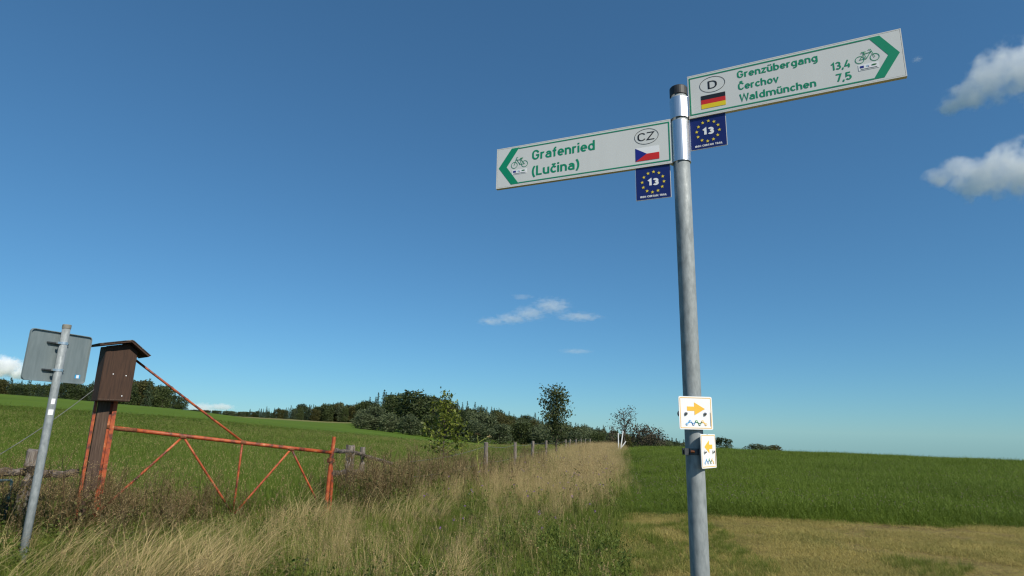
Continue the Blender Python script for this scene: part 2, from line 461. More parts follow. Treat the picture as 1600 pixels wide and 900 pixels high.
# ------------------------------------------------------------------ lettering
def _arc(cx, cy, rx, ry, a0, a1, n=12):
    return [(cx + rx * math.cos(rad(a0 + (a1 - a0) * k / n)), cy + ry * math.sin(rad(a0 + (a1 - a0) * k / n))) for k in range(n + 1)]
def glyphs():
    g = {}
    b, t, T = 0.07, 0.63, 0.93          # centre lines: baseline, x-height, cap height
    bowl = _arc(.28, .35, .20, .28, 0, 360, 22)
    dots = lambda y: [[(.17, y), (.17, y + .04)], [(.39, y), (.39, y + .04)]]
    caron = lambda x, y: [[(x - .13, y + .13), (x, y), (x + .13, y + .13)]]
    arch = lambda x: [(x, 0)] + [(x, .38)] + _arc(x + .19, .40, .19, .23, 180, 0) + [(x + .38, 0)]
    g['o'] = ([bowl], .56)
    g['c'] = ([_arc(.28, .35, .20, .28, 40, 320, 16)], .49)
    g['\u010d'] = (g['c'][0] + caron(.28, .80), .49)
    g['e'] = ([[(.08, .35), (.48, .35)] + _arc(.28, .35, .20, .28, 0, 315, 18)], .55)
    g['a'] = ([_arc(.27, .42, .18, .21, 150, 0, 9) + [(.45, 0)], [(.45, .40), (.25, .40)] + _arc(.24, .235, .165, .165, 90, 270, 10) + [(.30, .07), (.45, .16)]], .55)
    g['b'] = ([[(.08, 0), (.08, 1)], bowl], .56)
    g['d'] = ([[(.48, 0), (.48, 1)], bowl], .58)
    g['g'] = ([bowl, [(.48, .70), (.48, -.02)] + _arc(.29, -.02, .19, .19, 0, -130, 9)], .58)
    g['h'] = ([[(.08, 0), (.08, 1)], arch(.08)[1:]], .55)
    g['n'] = ([[(.08, 0), (.08, .70)], arch(.08)[1:]], .55)
    g['m'] = ([[(.08, 0), (.08, .70)], arch(.08)[1:], arch(.46)[1:]], .93)
    g['u'] = ([[(.08, .70), (.08, .30)] + _arc(.27, .28, .19, .21, 180, 360) + [(.46, .70)], [(.46, .3), (.46, 0)]], .55)
    g['\u00fc'] = (g['u'][0] + [[(.17, .82), (.17, .97)], [(.37, .82), (.37, .97)]], .55)
    g['r'] = ([[(.08, 0), (.08, .70)], [(.08, .36)] + _arc(.27, .40, .19, .23, 180, 70, 8)], .37)
    g['f'] = ([[(.16, 0), (.16, .75)] + _arc(.33, .76, .17, .17, 180, 95, 7), [(.0, .63), (.32, .63)]], .35)
    g['i'] = ([[(.08, 0), (.08, .70)], [(.08, .83), (.08, .99)]], .17)
    g['l'] = ([[(.08, 1), (.08, .17)] + _arc(.18, .17, .10, .10, 180, 275, 6)], .25)
    g['v'] = ([[(.04, .70), (.25, .03), (.46, .70)]], .50)
    g['z'] = ([[(.04, .63), (.42, .63), (.05, .07), (.45, .07)]], .49)
    g['G'] = ([[(.56, .70)] + _arc(.32, .63, .24, .30, 25, 180, 10) + _arc(.32, .37, .24, .30, 180, 360, 12) + [(.56, .46), (.34, .46)]], .66)
    g['C'] = ([_arc(.32, .63, .24, .30, 25, 180, 10) + _arc(.32, .37, .24, .30, 180, 335, 10)], .60)
    g['\u010c'] = (g['C'][0] + caron(.33, 1.06), .60)
    g['W'] = ([[(.03, 1), (.20, .03), (.43, .97), (.66, .03), (.83, 1)]], .86)
    g['L'] = ([[(.08, 1), (.08, .07), (.48, .07)]], .49)
    g['D'] = ([[(.08, .07), (.08, .93), (.27, .93)] + _arc(.27, .58, .27, .35, 90, 0, 8) + _arc(.27, .42, .27, .35, 0, -90, 8) + [(.08, .07), (.08, .2)]], .63)
    g['Z'] = ([[(.04, .93), (.52, .93), (.05, .07), (.56, .07)]], .60)
    g['I'] = ([[(.10, 0), (.10, 1)]], .20)
    g['R'] = ([[(.08, 0), (.08, .93), (.30, .93)] + _arc(.30, .71, .20, .22, 90, -90, 10) + [(.08, .49)], [(.30, .49), (.54, 0)]], .60)
    g['O'] = ([_arc(.32, .5, .24, .43, 0, 360, 24)], .64)
    g['N'] = ([[(.08, 0), (.08, .95), (.50, .05), (.50, 1)]], .60)
    g['U'] = ([[(.08, 1), (.08, .32)] + _arc(.30, .31, .22, .24, 180, 360) + [(.52, 1)]], .60)
    g['T'] = ([[(.02, .93), (.54, .93)], [(.28, .93), (.28, 0)]], .56)
    g['A'] = ([[(.03, 0), (.30, .97), (.57, 0)], [(.13, .28), (.47, .28)]], .60)
    g['('] = ([_arc(.50, .42, .40, .72, 128, 232, 12)], .30)
    g[')'] = ([_arc(-.20, .42, .40, .72, 52, -52, 12)], .30)
    g['1'] = ([[(.04, .72), (.26, .94), (.26, 0)]], .36)
    g['3'] = ([_arc(.25, .71, .185, .22, 150, -80, 12) + [(.20, .505)], [(.20, .495)] + _arc(.255, .29, .205, .22, 90, -150, 14)], .53)
    g['4'] = ([[(.34, 1), (.05, .27), (.54, .27)], [(.41, .52), (.41, 0)]], .58)
    g['5'] = ([[(.44, .93), (.11, .93), (.09, .50)] + _arc(.26, .32, .20, .26, 125, -150, 14)], .53)
    g['7'] = ([[(.03, .93), (.46, .93), (.18, 0)]], .50)
    g[','] = ([[(.12, .12), (.05, -.14)]], .20)
    g[' '] = ([], .30)
    return g
GLYPH = glyphs()
def ribbon(pts, w):
    p = np.array(pts, float)
    keep = [0] + [i for i in range(1, len(p)) if np.linalg.norm(p[i] - p[i - 1]) > 1e-5]
    p = p[keep]
    n = len(p)
    closed = np.linalg.norm(p[0] - p[-1]) < 1e-4
    if closed: p = p[:-1]; n -= 1
    v = []
    for i in range(n):
        a = p[i] - p[i - 1] if (i > 0 or closed) else p[1] - p[0]
        b = p[(i + 1) % n] - p[i] if (i < n - 1 or closed) else p[-1] - p[-2]
        a = a / np.linalg.norm(a); b = b / np.linalg.norm(b)
        m = np.array([-(a + b)[1], (a + b)[0]])
        L = np.linalg.norm(m)
        m = m / L if L > 1e-3 else np.array([-a[1], a[0]])
        c = max(m @ np.array([-a[1], a[0]]), 0.45)
        v += [p[i] - m * w / 2 / c, p[i] + m * w / 2 / c]
    f = [(2 * i, 2 * ((i + 1) % n), 2 * ((i + 1) % n) + 1, 2 * i + 1) for i in range(n if closed else n - 1)]
    return v, f
def text_mesh(body, weight=0.145, track=0.075):
    """DIN-like lettering drawn as strokes; cap height 1; third coordinate is a tiny layer number"""
    V, F, x, layer = [], [], 0.0, 0
    for ch in body:
        strokes, adv = GLYPH[ch]
        for st in strokes:
            v, f = ribbon(st, weight)
            o = len(V)
            V += [(a[0] + x, a[1], layer) for a in v]
            F += [tuple(q + o for q in fc) for fc in f]
            layer = (layer + 1) % 4
        x += adv + track
    return np.array(V), F
class Panel:
    """a flat sign face: X to the reader's right, Y up, N towards the reader"""
    def __init__(s, O, X, N, Y=Z):
        s.O, s.X, s.N, s.Y = [np.asarray(q, float) for q in (O, X, N, Y)]
    def poly(s, mb, pts, layer=1, t=0.0006):
        z = 0.0004 * layer
        v, f = prism(pts, s.O, s.X, s.Y, s.N, z - 0.0003, z + 0.0003)
        mb.add(v, f)
    def text(s, mb, body, x0, x1, base, cap, weight=0.145, layer=1, track=0.075):
        v, f = text_mesh(body, weight, track)
        w0, w1 = v[:, 0].min(), v[:, 0].max()
        sx = (x1 - x0) / (w1 - w0)
        p = [s.O + s.X * (x0 + (a[0] - w0) * sx) + s.Y * (base + a[1] * cap) + s.N * (0.0004 * layer + 0.00002 * a[2]) for a in v]
        mb.add(p, f)
    def line(s, mb, pts, w, layer=1, closed=False):
        pts = [np.array(p, float) for p in pts]
        n = len(pts)
        rng_ = range(n if closed else n - 1)
        for i in rng_:
            a, b = pts[i], pts[(i + 1) % n]
            d = b - a; L = np.linalg.norm(d)
            if L < 1e-7: continue
            d /= L; q = np.array([-d[1], d[0]]) * w / 2
            e = d * w * 0.35
            z = 0.0004 * layer + 0.00001 * (i % 2)
            vs = [s.O + s.X * p[0] + s.Y * p[1] + s.N * z for p in (a - q - e, b - q + e, b + q + e, a + q - e)]
            mb.add(vs, [(0, 1, 2, 3)])
    def ring(s, mb, cx, cy, rx, ry, w, layer=1, n=40):
        o_ = [(cx + (rx + w / 2) * math.cos(2 * math.pi * k / n), cy + (ry + w / 2) * math.sin(2 * math.pi * k / n)) for k in range(n)]
        i_ = [(cx + (rx - w / 2) * math.cos(2 * math.pi * k / n), cy + (ry - w / 2) * math.sin(2 * math.pi * k / n)) for k in range(n)]
        vs = [s.O + s.X * p[0] + s.Y * p[1] + s.N * 0.0004 * layer for p in o_ + i_]
        mb.add(vs, [(k, (k + 1) % n, n + (k + 1) % n, n + k) for k in range(n)])
    def disc(s, mb, cx, cy, r, layer=1, n=20):
        s.poly(mb, [(cx + r * math.cos(2 * math.pi * k / n), cy + r * math.sin(2 * math.pi * k / n)) for k in range(n)], layer)

# ------------------------------------------------------------------ the signpost
POLE = at_dist(1090.4, 816, 2.5); POLE[2] = 0
PR = 0.035
def bicycle(pn, mb, cx, cy, w, flip):
    """bicycle outline, w = full width; faces right unless flip"""
    k = w / 1.0
    def P(x, y):
        return (cx + (-x if flip else x) * k, cy + y * k)
    rw = 0.185
    lw = 0.030 * k
    for x in (-0.315, 0.315):
        pn.ring(mb, *P(x, 0), rw * k, rw * k, lw, 2, 28)
    bb, st, hd, rear, front = (-0.03, 0.0), (-0.13, 0.34), (0.20, 0.36), (-0.315, 0), (0.315, 0)
    pn.line(mb, [P(*rear), P(*bb), P(*hd)], lw, 2)
    pn.line(mb, [P(*rear), P(-0.115, 0.27), P(0.19, 0.31)], lw, 3)
    pn.line(mb, [P(*bb), P(*st), ], lw, 4)
    pn.line(mb, [P(-0.21, 0.37), P(-0.05, 0.36)], lw * 1.6, 5)
    pn.line(mb, [P(*front), P(0.17, 0.45), P(0.09, 0.46)], lw, 4)
def star(cx, cy, r):
    return [(cx + (r if k % 2 == 0 else r * 0.42) * math.sin(math.pi * k / 5), cy + (r if k % 2 == 0 else r * 0.42) * math.cos(math.pi * k / 5)) for k in range(10)]
def arrow_sign(root, side):
    if side == 'right':
        X, L, Hh, z0 = azdir(116.37), 0.8046, 0.198, 2.632
        O = POLE + X * 0.040 + Z * z0
        N = azdir(206.37)
        lab = 'grey arrow panel pointing right, lettered Grenzübergang, Čerchov and Waldmünchen in green'
    else:
        X, L, Hh, z0 = azdir(113.68), 0.838, 0.201, 2.4255
        N = azdir(203.68)
        O = POLE - X * (0.0342 + L) + Z * z0 + N * 0.026
        lab = 'grey arrow panel pointing left, lettered Grafenried (Lučina) in green'
    TH = 0.018
    pn = Panel(O, X, N)
    mb = MB().add(*prism([(0, 0), (L, 0), (L, Hh), (0, Hh)], O, X, Z, N, -TH, 0))
    body = mb.build('direction_panel', M_SIGN, root, label=lab)
    mod = body.modifiers.new('bevel', 'BEVEL'); mod.width = 0.0015; mod.segments = 2
    mb = MB()
    for y in (-0.0022, Hh + 0.0022):
        mb.add(*frame_box(O + X * L / 2 + Z * y - N * TH / 2, X, N, Z, L, TH + 0.0006, 0.0042))
    mb.build('edge_profile', M_SIGNEDGE, body)
    if side == 'right':
        xe = L + 0.0022
    else:
        xe = -0.0022
    MB().add(*frame_box(O + X * xe + Z * Hh / 2 - N * TH / 2, X, N, Z, 0.004, TH + 0.001, Hh + 0.009)).build('end_profile', M_SIGNEDGE, body)
    k_ = L / 0.846 if side == 'left' else 1.0
    def fx(x): return x if side == 'right' else L - x * k_
    # border and chevron
    if side == 'right':
        chev = [(0.7365, 0.1918), (0.7958, 0.1010), (0.7364, 0.0087), (0.7000, 0.0087), (0.7575, 0.1005), (0.6985, 0.1918)]
        bx = 0.7015
    else:
        chev = [(0.770, 0.1960), (0.838, 0.1015), (0.770, 0.0075), (0.729, 0.0075), (0.795, 0.1010), (0.729, 0.1960)]
        bx = 0.731
    mb = MB()
    pn.poly(mb, [(fx(a), b) for a, b in (chev if side == 'left' else chev[::-1])], 1)
    mb.build('arrow_chevron', M_GREEN, body)
    mb = MB()
    y0, y1, e = 0.0087, Hh - 0.0075, 0.0075
    w = 0.0050
    for pts in ([(e, y1 - w / 2), (bx, y1 - w / 2)], [(e, y0 + w / 2), (bx, y0 + w / 2)], [(e + w / 2, y0 + w), (e + w / 2, y1 - w)]):
        (a, b), (c, d) = pts
        q = np.array([c - a, d - b]); q /= np.linalg.norm(q); p = np.array([-q[1], q[0]]) * w / 2
        pn.poly(mb, [(fx(a - p[0]), b - p[1]), (fx(c - p[0]), d - p[1]), (fx(c + p[0]), d + p[1]), (fx(a + p[0]), b + p[1])], 2)
    mb.build('border_line', M_GREEN, body)
    # lettering
    bold = 0.160
    if side == 'right':
        rows = [('Grenzübergang', 0.2085, 0.517, 0.1405), ('Čerchov', 0.2095, 0.3690, 0.0838), ('Waldmünchen', 0.2115, 0.503, 0.0294)]
        nums = [('13,4', 0.5605, 0.6275, 0.0832), ('7,5', 0.5745, 0.6285, 0.0300)]
        cap = 0.0335
    else:
        rows = [('Grafenried', L - 0.6545, L - 0.3445, 0.1180), ('(Lučina)', L - 0.6545, L - 0.4190, 0.0365)]
        nums = []
        cap = 0.0490
    for body_t, a, b, base in rows + nums:
        mb = MB()
        pn.text(mb, body_t, a, b, base, cap, bold, 2)
        mb.build('lettering', M_GREEN, body)
    # country oval
    cx = 0.1050 if side == 'right' else L - 0.1087
    mb = MB(); pn.ring(mb, cx, 0.1390 if side == 'right' else 0.141, 0.0525, 0.0365, 0.0020, 2, 48)
    if side == 'right':
        pn.text(mb, 'D', cx - 0.0185, cx + 0.0195, 0.1190, 0.0385, 0.115, 2)
    else:
        pn.text(mb, 'CZ', cx - 0.039, cx + 0.038, 0.1215, 0.0395, 0.105, 2, 0.05)
    mb.build('country_oval', M_BLACK, body)
    # flag
    if side == 'right':
        a, b, y0, y1 = 0.0552, 0.1562, 0.0294, 0.0917
        h3 = (y1 - y0) / 3
        for i, mt in enumerate((M_GOLD, M_RED, M_BLACK)):
            mb = MB(); pn.poly(mb, [(a, y0 + i * h3), (b, y0 + i * h3), (b, y0 + (i + 1) * h3), (a, y0 + (i + 1) * h3)], 2)
            mb.build('flag_stripe', mt, body)
    else:
        a, b, y0, y1 = L - 0.1590, L - 0.0550, 0.0265, 0.0892
        ym = (y0 + y1) / 2; xm = a + 0.050
        for nm, mt, pts in (('flag_stripe', M_WHITE, [(xm, ym), (b, ym), (b, y1), (a, y1)]), ('flag_stripe', M_RED, [(a, y0), (b, y0), (b, ym), (xm, ym)]), ('flag_wedge', M_FLAGBLUE, [(a, y0), (xm, ym), (a, y1)])):
            mb = MB(); pn.poly(mb, pts, 2); mb.build(nm, mt, body)
    # bicycle symbol
    mb = MB()
    if side == 'right':
        bicycle(pn, mb, 0.6872, 0.1040, 0.0815, False)
    else:
        bicycle(pn, mb, L - 0.7202, 0.1055, 0.0850, True)
    mb.build('bicycle_symbol', M_GREEN, body)
    # funding sticker
    sx0, sx1, sy0, sy1 = (0.6540, 0.7230, 0.0570, 0.0815) if side == 'right' else (L - 0.7580, L - 0.6815, 0.0567, 0.0795)
    mb = MB(); pn.poly(mb, [(sx0, sy0), (sx1, sy0), (sx1, sy1), (sx0, sy1)], 2)
    mb.build('funding_sticker', M_WHITE, body)
    w_ = sx1 - sx0
    mb = MB(); pn.poly(mb, [(sx0 + .08 * w_, sy0 + .010), (sx0 + .27 * w_, sy0 + .010), (sx0 + .27 * w_, sy0 + .019), (sx0 + .08 * w_, sy0 + .019)], 4)
    mb.build('sticker_flag', M_FLAGBLUE, body)
    mb = MB(); pn.ring(mb, sx0 + .45 * w_, sy0 + .0145, .0045, .0026, .0012, 4, 16)
    mb.build('sticker_emblem', M_SKYB, body)
    mb = MB(); pn.poly(mb, [(sx0 + .47 * w_, sy0 + .0105), (sx0 + .54 * w_, sy0 + .0105), (sx0 + .54 * w_, sy0 + .013)], 5)
    mb.build('sticker_emblem', M_RED, body)
    mb = MB(); n = 16
    pn.poly(mb, [(sx0 + .77 * w_ + .009 * math.cos(2 * math.pi * k / n), sy0 + .0155 + .0028 * math.sin(2 * math.pi * k / n)) for k in range(n)], 4)
    mb.build('sticker_emblem', M_DKGREEN, body)
    mb = MB(); pn.poly(mb, [(sx0 + .10 * w_, sy0 + .0035), (sx0 + .92 * w_, sy0 + .0035), (sx0 + .92 * w_, sy0 + .0052), (sx0 + .10 * w_, sy0 + .0052)], 4)
    mb.build('sticker_small_print', M_BAND, body)
    return pn, L, Hh
def route_plate(root, side):
    if side == 'right':
        X, L, z0 = azdir(116.4), 0.151, 2.478; O = POLE + X * 0.0405 + Z * z0
        lab = 'navy route plate with number 13 and ring of yellow stars, under the right arrow'
    else:
        X, L, z0 = azdir(113.0), 0.151, 2.269; O = POLE - X * (0.046 + L) + Z * z0
        lab = 'navy route plate with number 13 and ring of yellow stars, under the left arrow'
    N = azdir((116.4 if side == 'right' else 113.0) + 90)
    Hh = 0.158
    O = O + N * (-0.007 if side == 'right' else 0.019)
    pn = Panel(O, X, N)
    plate = MB().add(*prism([(0, 0), (L, 0), (L, Hh), (0, Hh)], O, X, Z, N, -0.003, 0)).build('route_plate', M_SIGNEDGE, root, label=lab)
    mb = MB(); pn.poly(mb, [(.002, .002), (L - .002, .002), (L - .002, Hh), (.002, Hh)], 1); mb.build('plate_face', M_NAVY, plate)
    cx, cy = L / 2, 0.079
    mb = MB(); pn.text(mb, '13', cx - .0235, cx + .0245, cy - .0145, .0290, 0.27, 4, 0.20); mb.build('lettering', M_WHITE, plate)
    for k in range(12):
        a = 2 * math.pi * (k + 0.15) / 12
        mb = MB(); pn.poly(mb, star(cx + .0470 * math.sin(a), cy + .0470 * math.cos(a), .0078), 4); mb.build('star', M_STAR, plate)
    mb = MB(); pn.text(mb, 'IRON CURTAIN TRAIL', .019, L - .019, .0105, .0082, 0.24, 4, 0.16); mb.build('lettering', M_WHITE, plate)
def signpost():
    root = thing('signpost', (*POLE[:2], float(gz(POLE[0], POLE[1]))), 'tall galvanised cycle signpost with two grey arrow signs and small waymark plates', 'signpost')
    ztop = 2.775
    MB().add(*tube([POLE + Z * z for z in (-0.3, 0.6, 1.4, 2.1, ztop)], PR, 40)).build('pole', M_GALV, root, smooth=False)
    pole = bpy.data.objects['pole']
    for p in pole.data.polygons: p.use_smooth = len(p.vertices) == 4
    # cap
    v, f = tube([POLE + Z * z for z in (ztop - 0.03, ztop + 0.008, ztop + 0.012)], [PR + .0035, PR + .0035, PR + .0005], 32)
    MB().add(v, f).build('pole_cap', M_CAP, root)
    for side in ('right', 'left'):
        arrow_sign(root, side)
        route_plate(root, side)
        # clamp sleeve that grips the pole and the panel end
        X = azdir(116.37) if side == 'right' else azdir(113.68)
        N = azdir(206.37) if side == 'right' else azdir(203.68)
        s = 1 if side == 'right' else -1
        z0, z1 = (2.632, 2.830) if side == 'right' else (2.4262, 2.629)
        z0, z1 = z0 - 0.001, min(z1, ztop - 0.045) if side == 'right' else z1 - 0.012
        pts = []
        r = PR + 0.005
        for k in range(31):
            a = rad(28 + 304 * k / 30)
            pts.append((s * r * math.cos(a), r * math.sin(a)))
        pts = [(s * 0.0405, 0.014)] + pts + [(s * 0.0405, -0.014)]
        inner = [(x * (PR + 0.001) / r if abs(x) < 0.0404 else x, y * (PR + 0.001) / r if abs(x) < 0.0404 else y * 0.7) for x, y in pts]
        n = len(pts)
        vs, fs = [], []
        for zz in (z0, z1):
            vs += [POLE + X * x + N * y + Z * zz for x, y in pts] + [POLE + X * x + N * y + Z * zz for x, y in inner]
        for i in range(n - 1):
            fs += [(i, i + 1, 2 * n + i + 1, 2 * n + i), (n + i, 3 * n + i, 3 * n + i + 1, n + i + 1), (i, n + i, n + i + 1, i + 1), (2 * n + i, 2 * n + i + 1, 3 * n + i + 1, 3 * n + i)]
        sl = MB().add(vs, fs).build('clamp_sleeve', M_ALU, root)
        # ribs of the extruded sleeve beside the panel
        for q in (0.0215, -0.0215):
            MB().add(*frame_box(POLE + X * s * 0.0425 + N * q * 0.62 + Z * (z0 + z1) / 2, X, N, Z, 0.006, 0.007, z1 - z0 - 0.006)).build('clamp_lip', M_ALU, sl)
        for zz in (z0 + 0.03, z1 - 0.03):
            c = POLE + X * s * 0.012 + N * -(r + 0.001) + Z * zz
            MB().add(*tube([c, c - N * 0.008], 0.006, 6)).build('bolt', M_BOLT, sl)
    # yellow waymark plates
    def waymark(az, z0, s0, w, hh, left, lab):
        X, N = azdir(az), azdir(az + 90)
        O = POLE + N * 0.047 + X * s0 + Z * z0
        pn = Panel(O, X, N)
        pl = MB().add(*prism(rrect(0, 0, w, hh, 0.006), O, X, Z, N, -0.0025, 0)).build('waymark_plate', M_WHITE, root, label=lab)
        a = 0.0045; b = 0.0022
        o_, i_ = rrect(a, a, w - a, hh - a, .003), rrect(a + b, a + b, w - a - b, hh - a - b, .002)
        n = len(o_)
        vs = [O + X * p[0] + Z * p[1] + N * 0.0005 for p in o_ + i_]
        MB().add(vs, [(k, (k + 1) % n, n + (k + 1) % n, n + k) for k in range(n)]).build('border_line', M_YELLOW, pl)
        def fx(x): return w * (1 - x) if left else w * x
        ar = [(.245, .56), (.46, .56), (.46, .43), (.78, .625), (.46, .82), (.46, .69), (.245, .69)]
        pts = [(fx(x), y * hh) for x, y in ar]
        mb = MB(); pn.poly(mb, pts[::-1] if left else pts, 1); mb.build('arrow', M_YELLOW, pl)
        # chain logo
        xs = [.22, .315, .415, .505, .60, .69, .785]; ys = [.155, .245, .155, .245, .155, .245, .155]
        mats = [M_SKYB, M_SKYB, M_DKBLUE, M_LGREEN, M_DKGREEN, M_YELLOW, M_YELLOW]
        for i in range(7):
            if i < 6:
                mb = MB(); pn.line(mb, [(w * xs[i], hh * ys[i]), (w * xs[i + 1], hh * ys[i + 1])], .0042, 1); mb.build('logo_link', mats[i if i % 2 == 0 else i + 1], pl)
            mb = MB(); pn.disc(mb, w * xs[i], hh * ys[i], .0047, 3); mb.build('logo_joint', mats[i], pl)
            mb = MB(); pn.disc(mb, w * xs[i], hh * ys[i], .0024, 5); mb.build('logo_eye', M_WHITE, pl)
        mb = MB(); pn.poly(mb, [(w * .925, hh * .10), (w * .938, hh * .10), (w * .938, hh * .52), (w * .925, hh * .52)], 1); mb.build('small_print', M_BAND, pl)
        for x in (.205, .775):
            c = O + X * x * w + Z * .475 * hh
            bo = MB().add(*tube([c, c + N * 0.004, c + N * 0.006], [.0062, .0060, .0035], 12)).build('bolt', M_BOLT, pl)
            MB().add(*tube([c + N * 0.005, c + N * 0.0085], .0032, 6)).build('bolt_nut', M_BAND, bo)
        # bracket behind
        zc = z0 + .475 * hh
        zz0, zz1 = zc - 0.012, zc + 0.012
        v, f = tube([POLE + Z * zz0, POLE + Z * zz1], PR + 0.0022, 32)
        MB().add(v, f).build('band_clamp', M_BAND, root)
        MB().add(*frame_box(POLE + N * 0.041 + Z * zc, X, N, Z, 0.085, 0.004, 0.022)).build('bracket', M_BAND, root)
        return X, N, zc
    X, N, zc = waymark(81.8, 1.3005, -0.0785, 0.1365, 0.125, False, 'white waymark plate with yellow arrow pointing right')
    c = POLE - X * (PR + 0.010) + Z * zc + N * 0.0
    MB().add(*tube([c - N * 0.014, c + N * 0.014], 0.014, 14)).build('clamp_screw', M_CAP, root)
    X, N, zc = waymark(42.5, 1.157, -0.0425, 0.130, 0.127, True, 'white waymark plate turned sideways with yellow arrow pointing left')
    d = azdir(250)
    c = POLE + d * (PR + 0.012) + Z * zc
    MB().add(*frame_box(c, d, np.cross(d, Z), Z, 0.018, 0.005, 0.024)).build('clamp_lug', M_BAND, root)
    MB().add(*frame_box(c - np.cross(d, Z) * 0.012, d, np.cross(d, Z), Z, 0.018, 0.005, 0.024)).build('clamp_lug', M_BAND, root)
    e = azdir(205)
    c = POLE + e * (PR + 0.004) + Z * zc
    MB().add(*tube([c - azdir(115) * .008, c + azdir(115) * .006], 0.0048, 8)).build('clamp_screw', M_RUST, root)
signpost()

# ------------------------------------------------------------------ road sign seen from the back
def road_sign():
    B = at_z(40, 845, 0.2); B[2] = 0
    zt = 2.15
    root = thing('road_sign', (B[0], B[1], float(gz(B[0], B[1]))), 'back of grey rectangular road sign on galvanised tube post beside the gate', 'road sign')
    r = 0.034
    o = MB().add(*tube([B + Z * z for z in (-0.3, 0.7, 1.5, zt - 0.02)], r, 28)).build('pole', M_GALV, root)
    for p in o.data.polygons: p.use_smooth = len(p.vertices) == 4
    MB().add(*tube([B + Z * z for z in (zt - 0.035, zt, zt + 0.004)], [r + .003, r + .003, r - .001], 28)).build('pole_cap', surf('old_cap', [(0.3, (0.16, 0.15, 0.12)), (0.7, (0.26, 0.25, 0.21))], 0.8, scale=30), root)
    az = 14.0
    X, N = azdir(az), azdir(az + 90)
    L, Hh, z0, s0 = 0.62, 0.475, 1.606, -0.285
    O = B - N * 0.065 + X * s0 + Z * z0
    outer = rrect(0, 0, L, Hh, 0.035, 6)
    plate = MB().add(*prism(outer, O, X, Z, N, -0.003, 0)).build('plate', M_PLATE, root)
    inn = rrect(0.006, 0.006, L - 0.006, Hh - 0.006, 0.030, 6)
    n = len(outer)
    vs = [O + X * p[0] + Z * p[1] + N * q for q in (-0.004, 0.016) for p in outer] + [O + X * p[0] + Z * p[1] + N * q for q in (0.016, 0.0005) for p in inn]
    fs = []
    for k in range(n):
        j = (k + 1) % n
        fs += [(k, j, n + j, n + k), (n + k, n + j, 2 * n + j, 2 * n + k), (2 * n + k, 2 * n + j, 3 * n + j, 3 * n + k)]
    MB().add(vs, fs).build('folded_rim', M_PLATE, plate)
    for zz in (z0 + 0.11, z0 + 0.365):
        br = MB().add(*frame_box(B - N * 0.052 + X * -0.012 + Z * zz, X, N, Z, 0.205, 0.022, 0.012)).build('bracket', M_BAND, root)
        MB().add(*tube([B + Z * (zz - 0.012), B + Z * (zz + 0.012)], r + 0.003, 28)).build('band_clamp', M_ALU, br)
        MB().add(*frame_box(B + N * 0.006 - X * (r + 0.016) + Z * zz, X, N, Z, 0.034, 0.018, 0.020)).build('clamp_lug', M_ALU, br)
    pn = Panel(O, X, N)
    x0, y0 = L - 0.105, 0.052
    mb = MB(); pn.poly(mb, [(x0, y0), (x0 + .055, y0), (x0 + .055, y0 + .036), (x0, y0 + .036)], 2); st = mb.build('sticker', M_SKYB, plate)
    mb = MB(); pn.poly(mb, [(x0 + .014, y0 + .002), (x0 + .042, y0 + .002), (x0 + .042, y0 + .033), (x0 + .014, y0 + .033)], 4); mb.build('sticker_centre', M_WHITE, plate)
    # white reflective patches on the tube
    d = B[:2] / np.linalg.norm(B[:2]); face = np.degrees(math.atan2(-d[0], -d[1]))
    for zz, da, hw in ((1.42, 0, 25), (1.32, 6, 34)):
        vs, fs = [], []
        for k in range(9):
            a = face - 10 + da + (k - 4) / 4 * hw
            for q in (0, 0.05):
                vs.append(B + azdir(a) * (r + 0.0012) + Z * (zz - 0.02 + q))
        for k in range(8): fs.append((2 * k, 2 * k + 2, 2 * k + 3, 2 * k + 1))
        MB().add(vs, fs).build('white_patch', M_WHITE, root)
road_sign()

